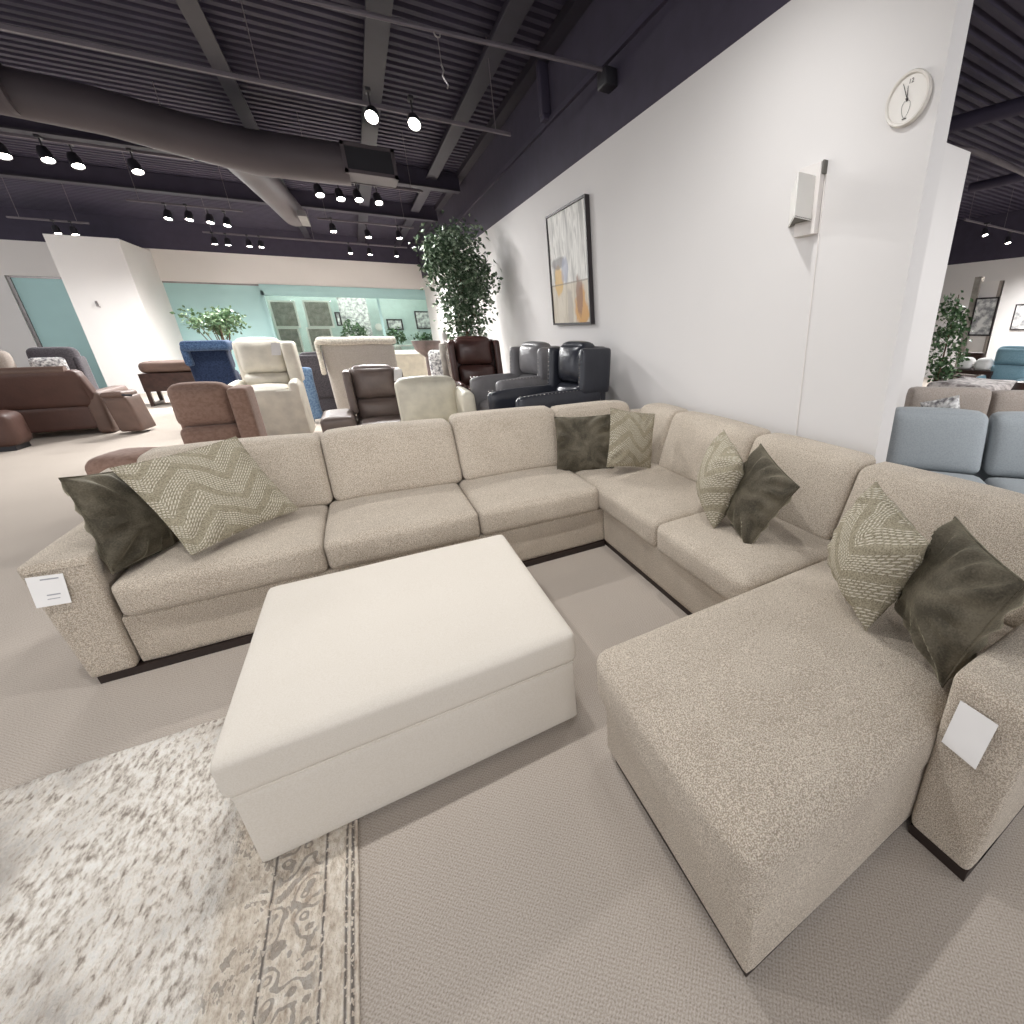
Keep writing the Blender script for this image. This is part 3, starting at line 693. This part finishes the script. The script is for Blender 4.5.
# ------------------------------------------------------------------ seating behind
def chair(name,label,cat,loc,rz,w,d,h,mat,arm=.58,aw=.14,seat=.46,lean=.10,wings=False,mat2=None,foot=False,nails=False,split=.5,topw=None,group=None,rear=False,roll=False,armlow=True,block=False,ww=.09,back0=None,inw=None,arms=(1,1)):
    """upholstered chair facing local -Y, origin under its middle"""
    t=thing(name,label,cat,loc,rz,group); m=M[mat]; m2=M[mat2] if mat2 else m
    iw=w/2-aw
    if isinstance(wings,bool): wings=(wings,wings)
    link('base',rbox((-w/2+.005,-d/2+.0,.05),(w/2-.005,d/2-.1,seat-.03),.03,n=8) if block else rbox((-w/2+.03,-d/2+.06,.05),(w/2-.03,d/2-.1,seat-.14),.03,n=8),m,t)
    link('seat_cushion',rbox((-iw,-d/2+.02,seat-.15),(iw,d/2-.22,seat),.05,top=.03,front=.02,n=10,wob=.004),m,t)
    def ln(z0):
        def fn(p,u): return Vector((p.x,p.y+lean*(p.z-z0)/(h-z0),p.z))
        return fn
    bw=(topw or w)/2
    link('backrest',rbox((-bw+.02,d/2-.24,back0 if back0 is not None else seat-.2),(bw-.02,d/2-.08,h-.03),.05,n=10,fn=ln(seat-.2)),m2,t)
    zs=seat+(h-seat)*split
    cw=inw or (iw if all(wings) else min(bw-.03,iw+aw*.7))
    link('lumbar_cushion',rbox((-cw,d/2-.38,seat-.02),(cw,d/2-.2,zs),.06,front=.05,n=10,wob=.004,fn=ln(seat-.2)),m,t)
    link('head_cushion',rbox((-cw,d/2-.36,zs),(cw,d/2-.15,h),.07,front=.05,top=.02,n=10,wob=.004,fn=ln(seat-.2)),m,t)
    for s in (-1,1):
        x0,x1=sorted((s*(w/2-aw),s*w/2))
        if not arms[(s+1)//2]: continue
        a=link('armrest',rbox((x0,-d/2,.05),(x1,d/2-.12,arm),.05,top=.02,n=10),m,t)
        if nails:
            for k in range(12):
                y=-d/2+.05+k*(d-.3)/12
                pass
            link('nail_trim',join(*[lathe([(.002,0),(.008,.002),(.002,.006)],6,(s*(w/2-.02),-d/2+.03+k*.04,arm+.006)) for k in range(int((d-.3)/.04))]),M['nail'],a)
        if wings[(s+1)//2]:
            if inw: x0,x1=sorted((s*inw,s*(inw+ww)))
            wg=link('wing',rbox((x0 if s<0 else x1-ww,d/2-.42,arm-.05),(x0+ww if s<0 else x1,d/2-.06,h-.04),.04,n=8,fn=ln(seat-.2)),m,t)
            if nails:
                link('nail_trim',join(*[lathe([(.002,-.004),(.009,0),(.002,.006)],6,(s*(w/2-.045),d/2-.425+lean*((arm+k*.04)-(seat-.2))/(h-seat+.2),arm+k*.04)) for k in range(int((h-arm-.08)/.04))]),M['nail'],wg)
    if foot: link('footrest',rbox((-iw,-d/2-.35,.24),(iw,-d/2+.02,.38),.05,top=.02,n=8),m,t)
    if roll: link('head_roll',tube([(-bw+.04,d/2-.05+lean,h-.06),(bw-.04,d/2-.05+lean,h-.06)],.09,16),m2,t)
    for sx in (-1,1):
        for sy in (-1,1):
            link('leg',box((sx*(w/2-.08)-.02,sy*(d/2-.14)-.02,0),(sx*(w/2-.08)+.02,sy*(d/2-.14)+.02,.06)),M['black'],t,smooth=False)
    return t
def tagged(u,v,y,label,s=.10,n=(0,-1,0)):
    p=atY(u,v,y); a=Vector((s*.4,0,.0)); b=Vector((-.1*s,-.1*s,-s*.62))
    pricetag([p-a-b,p+a-b,p+a+b,p-a+b],n,label)

# tan chair in front left
chair('tan_recliner','tan suede recliner directly behind the left end of the sectional','recliner',(-1.36,5.75,0),R(-2),.72,.7,.93,'tan_l',arm=.34,aw=.15,seat=.30,wings=(False,True),split=.40,inw=.215,topw=.50,lean=.03,ww=.15)
t=thing('footstool','small tan rolled footstool just left of the tan recliner','footstool',(-1.72,5.05,0),R(-20))
link('cushion',rbox((-.17,-.2,.28),(.2,.22,.50),.08,top=.02,n=10),M['tan_l'],t); link('base',rbox((-.18,-.18,.0),(.18,.18,.28),.03,n=6),M['brown_l'],t)
# cream tall recliner
chair('ivory_recliner','tall ivory leather recliner behind the tan recliner','recliner',(-1.11,7.75,0),R(0),.72,.8,1.30,'white_l',arm=.78,aw=.12,seat=.72,wings=(False,True),split=.26,lean=.03,block=True,inw=.235,topw=.6,ww=.145)
tagged(276,349,7.55,'white tag hanging on the tall ivory recliner',.12)
# navy rear-facing
chair('navy_recliner','navy blue recliner seen from behind under the leafy bush','recliner',(-1.98,10.1,0),PI-R(8),.62,.8,1.16,'navy',mat2='navy',topw=.56,back0=.1,lean=.08,arm=.6)
t=thing('plush_headrest_cover','fuzzy light blue cover draped over the navy recliner','cover',(-1.98,9.68,1.13),-R(8))
link('cover',rbox((-.29,-.1,-.02),(.29,.2,.13),.06,n=10,wob=.01),M['navy2'],t)
link('side_drop',rbox((-.31,-.06,-.24),(-.22,.1,.06),.04,n=8,wob=.008),M['navy2'],t)
# greige rear-facing
chair('greige_recliner','greige reclining chair with quilted cream top seen from behind','recliner',(.0,9.2,0),PI,.98,.9,1.22,'beige_f',topw=1.02,lean=.2,arm=.6,back0=.08)
t=thing('quilted_throw','quilted cream throw laid over the top of the greige recliner','throw',(.0,8.7,1.2))
link('cover',rbox((-.54,-.12,-.02),(.54,.2,.1),.05,n=12,wob=.012),M['beige_q'],t)
link('side_drop',rbox((-.56,-.1,-.45),(-.5,.02,.05),.025,n=8,wob=.01),M['beige_q'],t)
# charcoal and blue
chair('charcoal_recliner','charcoal fabric recliner between the ivory and greige recliners','recliner',(-.62,10.0,0),PI,.62,.7,1.04,'charcoal',lean=.15)
t=thing('blue_blanket','light blue blanket hanging beside the tall ivory recliner','blanket',(-.78,8.9,0))
link('folds',rbox((-.09,-.05,.05),(.08,.05,.86),.03,n=12,wob=.03),M['blue_throw'],t)
link('stand',box((-.12,.05,0),(-.06,.12,.8),.01),M['navy'],t)
# cream sofa arm further back
chair('cream_armchair','cream armchair partly hidden behind the greige recliner','armchair',(.78,11.2,0),PI,.8,.8,.98,'cream_l',lean=.1)
# taupe leather
chair('taupe_recliner','taupe leather recliner with square wings behind the middle of the sectional','recliner',(.09,6.6,0),R(0),1.26,.85,.97,'taupe_l',arm=.46,aw=.34,seat=.34,wings=True,split=.38,topw=.6,inw=.24,lean=.08)
tagged(398,375,6.5,'white paper tag on the taupe leather recliner',.11)
# cream low
chair('cream_recliner','cream leather recliner right behind the sectional back cushions','recliner',(.56,5.45,0),R(0),.80,.8,.90,'cream_l',arm=.77,aw=.14,seat=.35,lean=.02,split=.1,arms=(0,1),inw=.30,topw=.66)
# dark brown leather
chair('dark_brown_recliner','glossy dark brown leather recliner under the tall ficus','recliner',(1.46,7.2,0),R(0),.74,.8,1.29,'dkbrown_l',arm=.68,aw=.11,seat=.62,wings=True,lean=.04,split=.42)
# black leather
chair('black_recliner','black leather wing recliner with nailhead trim nearest the white wall','recliner',(1.49,4.2,0),R(-76),.60,1.04,1.27,'black_l',arm=.85,aw=.10,seat=.62,wings=True,nails=True,lean=.10,split=.42)
chair('grey_recliner','grey leather recliner left of the black nailhead recliner','recliner',(1.47,5.15,0),R(-72),.62,.90,1.25,'grey_l',arm=.90,aw=.11,seat=.66,wings=True,nails=True,lean=.08,split=.42)
# brown reclining sofa from the rear
t=thing('brown_reclining_sofa','brown leather reclining sofa seen from behind at far left','sofa',(-4.28,9.7,0),0)
def leanR(z0,k):
    return lambda p,u: Vector((p.x,p.y-k*(p.z-z0),p.z))
link('upper_back_panel',rbox((-1.1,-.12,.40),(.92,.12,.90),.05,top=.02,back=.0,n=12,fn=leanR(.4,.22)),M['brown_l'],t)
link('lower_back_panel',rbox((-1.1,-.10,.08),(.88,.12,.42),.04,n=10),M['brown_l'],t)
link('armrest',rbox((.84,-.12,.0),(1.02,.9,.60),.06,n=10),M['brown_b'],t)
link('wing_panel',rbox((.80,-.10,.36),(1.0,.1,.88),.05,n=8,fn=lambda p,u: Vector((p.x-.15*(p.z-.36),p.y-.22*(p.z-.4),p.z))),M['brown_l'],t)
link('top_roll',tube([(-1.1,-.16,.90),(.82,-.16,.90)],.06,14),M['brown_b'],t)
link('seat_cushion',rbox((-1.1,.1,.2),(.88,.9,.45),.05,n=8),M['brown_l'],t)
t=thing('brown_armchair','brown leather chair back cut by left edge in front of the reclining sofa','armchair',(-4.25,8.95,0))
link('backrest',rbox((-.5,-.2,.05),(.42,.2,.47),.09,n=10,top=.02),M['brown_l'],t); link('base',box((-.45,-.15,0),(.36,.15,.06)),M['black'],t,smooth=False)
t=thing('open_recliner','light brown leather recliner with worn flap right of the brown reclining sofa','recliner',(-3.02,9.5,0),R(-8))
link('side_panel',rbox((-.12,-.18,.04),(.13,.2,.54),.03,n=8,fn=lambda p,u: Vector((p.x+.1*(p.z-.3)*-1,p.y,p.z))),M['brown_b'],t)
link('top_cushion',rbox((-.15,-.2,.52),(.1,.2,.60),.05,n=10,wob=.015),M['brown_b'],t)
link('handle',tube([(.10,-.2,.56),(.20,-.22,.55)],.014,8),M['black'],t)
# far-left patterned chair and rounded grey sofa
t=thing('patterned_armchair','dark armchair with rounded back and patterned cushion behind the brown reclining sofa','armchair',(-4.36,11.9,0),R(0))
link('backrest',rbox((-.30,-.1,.4),(.28,.12,1.16),.3,n=12),M['charcoal'],t); link('side_panel',rbox((.2,-.1,.05),(.28,.2,1.0),.05,n=8),M['charcoal'],t)
link('cushion',rbox((-.26,-.2,.6),(.14,-.08,1.0),.1,n=10),M['pattern'],t); link('seat_cushion',rbox((-.33,-.5,.25),(.3,.0,.45),.05,n=8),M['charcoal'],t)
t=thing('grey_curved_sofa','pale grey sofa with rounded back cut by the left edge','sofa',(-5.08,11.6,0))
link('base',rbox((-.85,-.75,0),(.33,.0,.12),.02,n=5),M['black'],t)
link('backrest',rbox((-.9,-.1,.3),(.36,.14,1.14),.26,n=12),M['taupe_f'],t); link('cushion',rbox((-.5,-.28,.5),(.2,-.08,1.02),.12,n=10),M['beige_q'],t); link('seat_cushion',rbox((-.9,-.8,.1),(.36,.0,.45),.06,n=8),M['taupe_f'],t)
# bench with mattress-like cushion
t=thing('wooden_bench','dark wooden bench with thick patterned pad left of the navy recliner','bench',(-3.3,13.0,0))
link('frame',join(box((-.42,-.3,.28),(.5,.3,.62)),),M['wood'],t,smooth=False)
link('pad',rbox((-.40,-.3,.62),(.5,.3,.84),.1,n=10,wob=.01),M['brown_b'],t)
for x in (-.38,.38): link('leg',join(box((x-.03,-.3,0),(x+.03,-.24,.28)),box((x-.03,.24,0),(x+.03,.3,.28)),box((x-.03,-.24,0),(x+.03,.24,.06))),M['wood'],t,smooth=False)
# urn, pouch, column lamp, side table
t=thing('tall_urn','dark bronze urn on a slim pedestal before the teal window','urn',(1.12,9.9,0))
link('bowl',lathe([(.05,.88),(.10,.93),(.2,1.02),(.25,1.15),(.26,1.2),(.23,1.2),(.2,1.14)],24),M['clay'],t); link('pedestal',lathe([(.16,0),(.16,.05),(.08,.1),(.07,.7),(.06,.9)],20),M['clay'],t)
t=thing('floral_armchair','pale floral slipper chair beside the bronze urn','armchair',(1.12,8.55,0),R(-10))
link('backrest',rbox((-.16,-.08,.45),(.2,.08,1.08),.12,n=10),M['pattern'],t); link('seat_cushion',rbox((-.2,-.4,.25),(.22,.05,.48),.06,n=8),M['pattern'],t); link('base',box((-.16,-.34,0),(.18,.02,.26),.01),M['wood'],t)
t=thing('side_table','small dark round side table left of the glossy brown recliner','table',(1.16,7.9,0))
link('top',lathe([(.001,.60),(.19,.60),(.2,.62),(.19,.645),(.001,.645)],28),M['wood'],t); link('pedestal',lathe([(.14,0),(.14,.03),(.03,.06),(.03,.6)],16),M['wood'],t)
t=thing('table_lamp_base','grey textured cylinder vase on the small dark side table','vase',(1.16,7.9,.645))
link('body',lathe([(.085,0),(.1,.02),(.1,.5),(.09,.55),(.02,.56)],24),M['stone'],t); link('neck',lathe([(.03,.55),(.035,.6),(.05,.66),(.02,.72)],16),M['paper'],t)

# ------------------------------------------------------------------ plants
def leaves(pts,size,seed):
    rnd=random.Random(seed); bm=bmesh.new()
    for p in pts:
        d=Vector((rnd.gauss(0,1),rnd.gauss(0,1),rnd.gauss(-.5,.7))).normalized(); s=d.cross(Vector((rnd.gauss(0,1),rnd.gauss(0,1),rnd.gauss(0,1)))).normalized(); n=d.cross(s)
        L=size*rnd.uniform(.7,1.3); w=L*.3
        a=bm.verts.new(p); b=bm.verts.new(p+d*L*.45+s*w+n*w*.3); c=bm.verts.new(p+d*L+n*-.1*L); e=bm.verts.new(p+d*L*.45-s*w+n*w*.3); m_=bm.verts.new(p+d*L*.5)
        bm.faces.new((a,b,m_)); bm.faces.new((b,c,m_)); bm.faces.new((c,e,m_)); bm.faces.new((e,a,m_))
    return bm
def crown(c,rx,ry,rz,n,rnd,clusters=60,cr=.1):
    cs=[]
    while len(cs)<clusters:
        v=Vector((rnd.uniform(-1,1),rnd.uniform(-1,1),rnd.uniform(-1,1)))
        if v.length<1: cs.append(Vector((c[0]+v.x*rx,c[1]+v.y*ry,c[2]+v.z*rz)))
    out=[]
    for i in range(n):
        q=rnd.choice(cs); out.append(q+Vector((rnd.gauss(0,cr),rnd.gauss(0,cr),rnd.gauss(0,cr*1.1))))
    return out,cs
rnd=random.Random(3)
t=thing('ficus_tree','tall leafy green ficus tree in the corner beside the white wall','tree',(1.52,8.0,0))
p1,c1=crown((1.60,8.0,2.22),.46,.38,.64,3400,rnd,110,.085); p2,c2=crown((1.5,8.0,1.5),.26,.26,.42,900,rnd,30,.08); p3,c3=crown((1.15,7.95,2.45),.12,.2,.25,350,rnd,12,.07)
allp=[p if p.x<2.12 else Vector((2.1-(p.x-2.12),p.y,p.z)) for p in p1+p2+p3]
link('foliage',leaves(allp,.075,5),M['leaf'],t,world=True,smooth=False)
link('trunk',join(tube([(1.52,8,.3),(1.5,8,1.0),(1.55,8.02,1.7),(1.56,8,2.6)],[.03,.026,.02,.008],8),*[tube([(1.53,8,1.1+.1*i),(c1[i*5%90].x,c1[i*5%90].y,c1[i*5%90].z)],[.009,.003],5) for i in range(12)]),M['bark'],t,world=True)
link('pot',lathe([(.14,0),(.19,.3),(.2,.36),(.17,.36),(.16,.32)],24,(1.52,8,0)),M['pot'],t,world=True)
rnd=random.Random(9)
t=thing('leafy_bush','wide low leafy green bush above the navy recliner before the teal wall','plant',(-2.28,12.4,0))
pb,cb=crown((-2.3,12.4,1.6),.46,.3,.17,900,rnd,40,.06)
link('foliage',leaves(pb,.085,6),M['leaf2'],t,world=True,smooth=False)
link('stems',join(*[tube([(-2.28,12.4,.5),(c.x*.4-2.28*.6,12.4,1.1),(c.x,c.y,c.z)],[.012,.01,.004],5) for c in cb[:14]]),M['bark'],t,world=True)
link('pot',lathe([(.15,0),(.2,.5),(.21,.56),(.17,.56)],20,(-2.28,12.4,0)),M['pot'],t,world=True)
rnd=random.Random(11)
t=thing('potted_plant','tall thin leafy plant just right of the white wall end','plant',(8.6,4.15,0))
pc_,cc_=crown((8.6,4.15,1.15),.18,.30,.75,900,rnd,46,.06)
link('foliage',leaves(pc_,.085,7),M['leaf2'],t,world=True,smooth=False)
link('stem',tube([(8.6,4.15,.3),(8.6,4.1,1.9)],[.02,.008],8),M['bark'],t,world=True)
link('pot',lathe([(.15,0),(.2,.3),(.21,.36),(.17,.36)],20,(8.6,4.15,0)),M['pot'],t,world=True)

# ------------------------------------------------------------------ behind the teal window
bw=20.9
def py(u0,v0,u1,v1,y): a=atY(u0,v0,y); b=atY(u1,v1,y); return ((a.x+b.x)/2,y,(a.z+b.z)/2),abs(b.x-a.x),abs(a.z-b.z)
panels=[((270,302,299,326),'grey slatted display panel, upper left of four behind the glass'),((304,302,333,326),'grey slatted display panel, upper right of four behind the glass'),((278,329,303,352),'grey slatted display panel, lower left of four behind the glass'),((308,329,335,352),'grey slatted display panel, lower right of four behind the glass')]
for q,l in panels:
    c,w,h=py(*q,18.6)
    t=thing('display_panel',l,'panel',c)
    link('board',box((-w/2,0,-h/2),(w/2,.04,h/2)),M['stone'],t,smooth=False)
    link('frame',join(box((-w/2-.05,-.02,h/2),(w/2+.05,.04,h/2+.05)),box((-w/2-.05,-.02,-h/2-.05),(w/2+.05,.04,-h/2)),box((-w/2-.05,-.02,-h/2),(-w/2,.04,h/2)),box((w/2,-.02,-h/2),(w/2+.05,.04,h/2))),M['white'],t,smooth=False)
c,w,h=py(344,303,366,338,20.6); link_=thing('white_partition','white partition with sketched wallpaper behind the glass','partition',(c[0],20.6,0)); link('board',box((-w/2-.2,0,0),(w/2+.25,.06,2.5)),M['mono_art'],link_,smooth=False)
for q,l in (((334,312,343,326),'small framed picture on the white partition behind glass'),((414,311,434,329),'largest framed picture on the teal wall behind glass'),((386,319,404,330),'grey wide framed picture left of the largest one behind glass')):
    c,w,h=py(*q,20.5 if q[0]<350 else bw)
    t=thing('framed_picture',l,'picture',(c[0],20.5 if q[0]<350 else 20.98,c[2]))
    fw=.05
    link('frame',join(box((-w/2,-.05,-h/2),(w/2,0,-h/2+fw)),box((-w/2,-.05,h/2-fw),(w/2,0,h/2)),box((-w/2,-.05,-h/2+fw),(-w/2+fw,0,h/2-fw)),box((w/2-fw,-.05,-h/2+fw),(w/2,0,h/2-fw))),M['frame_dark'],t,smooth=False)
    link('print',box((-w/2+fw,-.03,-h/2+fw),(w/2-fw,-.005,h/2-fw)),M['mono_art'],t,smooth=False)
p=atY(379,327,20.9); t=thing('round_mirror','small round white disc on the teal wall behind glass','mirror',(p.x,20.95,p.z)); b_=lathe([(.001,0),(.13,0),(.13,.04),(.001,.05)],24); b_.transform(Matrix.Rotation(PI/2,4,'X')); link('disc',b_,M['white'],t)
rnd=random.Random(21)
for i,(u,v,l) in enumerate(((352,330,'leafy plant low behind the glass beside the white partition'),(395,338,'leafy plant behind glass under the round disc'),(425,338,'leafy plant behind glass under the largest picture'))):
    p=atY(u,v,19.5); t=thing('potted_plant',l,'plant',(p.x,19.5,0)); pp,cs=crown((p.x,19.5,p.z),.35,.2,.28,260,rnd,14,.08)
    link('foliage',leaves(pp,.12,30+i),M['leaf2'],t,world=True,smooth=False); link('pot',lathe([(.12,0),(.16,p.z-.5),(.14,p.z-.3)],16,(p.x,19.5,0)),M['white'],t,world=True)
p=atY(385,352,19.2); t=thing('console_table','white console table low behind the glass','table',(p.x,18.55,0)); link('top',box((-.9,-.2,.85),(1.0,.2,.9)),M['white'],t,smooth=False)
for x in (-.85,.95): link('leg',box((x-.03,-.18,0),(x+.03,.18,.85)),M['white'],t,smooth=False)
# thermostat on column
t=thing('coat_hook','small metal hook on the white column','hook',(-4.75,15.57,1.95)); link('hook',join(tube([(0,0,.06),(0,-.04,.03),(.0,-.05,-.03),(.05,-.06,-.05)],.012,6),box((-.02,-.008,-.03),(.02,0,.08))),M['grey_metal'],t)

# ------------------------------------------------------------------ right side area
# slate sofa (diagonal)
a=Vector((3.24,1.75,0)); b=Vector((3.60,1.29,0)); d=(b-a).normalized(); ang=math.atan2(d.y,d.x)
t=thing('slate_sofa','slate blue sofa beyond the wall end at right','sofa',a,ang)     # local x along the back, local -y towards the viewer
BC=dict(r=.05,top=.02,front=.03,n=12,wob=.003,fn=lambda p,u: Vector((p.x,p.y+.12*(p.z-.4)/.45,p.z)))
link('back_cushion',rbox((-.04,0,.40),(.575,.18,.82),**BC),M['slate'],t); link('back_cushion',rbox((.60,0,.40),(1.22,.18,.82),**BC),M['slate'],t)
link('seat_cushion',rbox((-.04,-.6,.24),(.58,.03,.41),.06,top=.02,n=10),M['slate'],t); link('seat_cushion',rbox((.59,-.6,.24),(1.22,.03,.41),.06,top=.02,n=10),M['slate'],t)
link('base',rbox((-.04,-.56,.06),(1.22,.2,.25),.02,n=6),M['slate'],t); link('back_frame',rbox((-.04,.16,.06),(1.4,.34,.72),.03,n=6),M['slate'],t)
link('armrest',rbox((1.23,-.58,.06),(1.4,.3,.58),.04,n=8),M['slate'],t)
# taupe sofa behind
a=atZ(914,388,.90); b=atZ(998,389,.90); a.z=b.z=0; d=(b-a).normalized(); L0=(b-a).length; ang=math.atan2(d.y,d.x)
t=thing('taupe_sofa','taupe sofa behind the slate blue sofa','sofa',a,ang)
link('backrest',rbox((0,0,.1),(L0-.01,.18,.90),.06,n=10),M['taupe_f'],t); link('backrest',rbox((L0+.01,0,.1),(2*L0+.1,.18,.88),.06,n=10),M['taupe_f'],t); link('base',rbox((.05,.17,.05),(2*L0+.1,.34,.42),.04,n=8),M['taupe_f'],t)
Xp=a.x-.28
t=pillow('throw_pillow',[atX(921,405,Xp),atX(957,394,Xp),atX(962,416,Xp),atX(923,418,Xp)],'pattern','grey and white patterned pillow between the slate and taupe sofas',.08,12)

# far right things
def pxx(u0,v0,u1,v1,x): a=atX(u0,v0,x); b=atX(u1,v1,x); return ((x,(a.y+b.y)/2,(a.z+b.z)/2),abs(a.y-b.y),abs(a.z-b.z))
X0=11
a=atX(975,283,X0); b=atX(1001,290,X0)
t=thing('display_partition','white display partition with grey edge posts right of the tall thin plant','partition',(X0,(a.y+b.y)/2,0)); hw=(a.y-b.y)/2
link('panel',box((0,-hw,0),(.06,hw,2.25)),M['wall2'],t,smooth=False)
link('post',box((-.05,hw-.12,0),(.08,hw,2.35)),M['stone'],t,smooth=False); link('post',box((-.02,-hw,0),(.07,-hw+.05,2.25)),M['taupe_f'],t,smooth=False)
c,w,h=pxx(977,298,991,336,X0-.01); picture('framed_picture','grey floral framed print on the display partition',c,w,h,'x-',M['mono_art'],.03,.04)
c,w,h=pxx(1020,315,1040,338,X0); picture('framed_picture','framed print cut by the right edge of the photo',(14.1,c[1]*14.1/11,1.62),.8,.6,'x-',M['mono_art'],.03,.04)
p=atX(1006,376,9.2); chair('blue_recliner','sky blue recliner at far right edge beyond the sofas','recliner',(9.2,p.y,0),R(-90),.62,.7,1.08,'blue_f',arm=.6,aw=.06,seat=.5,split=.5)
p=atX(974,365,10.5); t=thing('dark_dining_chair','small dark chair in front of the display partition','chair',(10.3,p.y,0),R(-90))
link('backrest',rbox((-.17,.1,.5),(.17,.15,.92),.08,n=8),M['wood'],t); link('seat',box((-.2,-.25,.44),(.2,.15,.48),.01),M['wood'],t)
for sx in (-1,1):
    for sy in (-.2,.12): link('leg',box((sx*.17-.015,sy-.015,0),(sx*.17+.015,sy+.015,.45)),M['wood'],t,smooth=False)
p=atX(963,372,9.3); t=thing('console_table','dark narrow console table behind the patterned daybed','table',(9.3,p.y-.1,0)); link('top',box((-.2,-.42,.62),(.2,.5,.68)),M['wood'],t,smooth=False)
for sy in (-.38,.46): link('leg',box((-.18,sy-.03,0),(.18,sy+.03,.62)),M['wood'],t,smooth=False)
for u,l in ((967,'left white puffy pillow lying on the dark console table'),(985,'right white puffy pillow lying on the dark console table')):
    p=atX(u,362,9.3); o=link('puffy_pillow',rbox((-.14,-.13,0),(.14,.13,.18),.08,n=8,wob=.01,top=.03),M['paper']); o.location=(9.3,p.y,.68); tag(o,l,'pillow')
a=atX(948,378,8.0); b=atX(1012,380,8.0)
t=thing('patterned_daybed','daybed with mottled white bedding behind the taupe sofa','bed',(7.9,(a.y+b.y)/2,0)); hw=abs(a.y-b.y)/2
link('bedding',rbox((-.6,-hw,.35),(.6,hw,.62),.1,n=14,wob=.03),M['quilt'],t); link('base',box((-.55,-hw+.03,0),(.55,hw-.03,.36)),M['wood'],t,smooth=False)
p=atX(1022,385,6.5); t=thing('brown_ottoman','dark brown round seat cut by the right edge behind the taupe sofa','ottoman',(6.7,p.y-.1,0)); link('body',lathe([(.2,0),(.26,.1),(.28,.6),(.22,.78),(.05,.82)],24),M['brown_l'],t)
# curved pale duct rim and beam at right ceiling
t=thing('round_duct','curved pale duct rim under the ceiling at upper right','duct',(9,4,3.4))
link('tube',tube([atZ(u,v,3.5) for u,v in ((950,148),(975,151),(1000,162),(1030,176),(1060,190))],.035,8),M['duct'],t,world=True)
t=thing('ceiling_beam','dark ceiling beam crossing the upper right beyond the white wall','beam',(8,3.5,3.7)); link('flange',tube([atZ(950,125,3.75),atZ(1060,95,3.75)],.09,8),M['deck'],t,world=True)
link('brace',tube([atZ(970,188,3.75),atZ(1060,168,3.75)],.08,8),M['deck'],t,world=True)

# ------------------------------------------------------------------ world + view
w=bpy.data.worlds.new('world'); SC.world=w; w.use_nodes=True; bg=w.node_tree.nodes['Background']; bg.inputs[0].default_value=lin((250,251,255)); bg.inputs[1].default_value=.95
SC.view_settings.view_transform='Standard'; SC.view_settings.look='None'; SC.view_settings.exposure=.6; SC.view_settings.gamma=1
SC.view_settings.use_curve_mapping=False
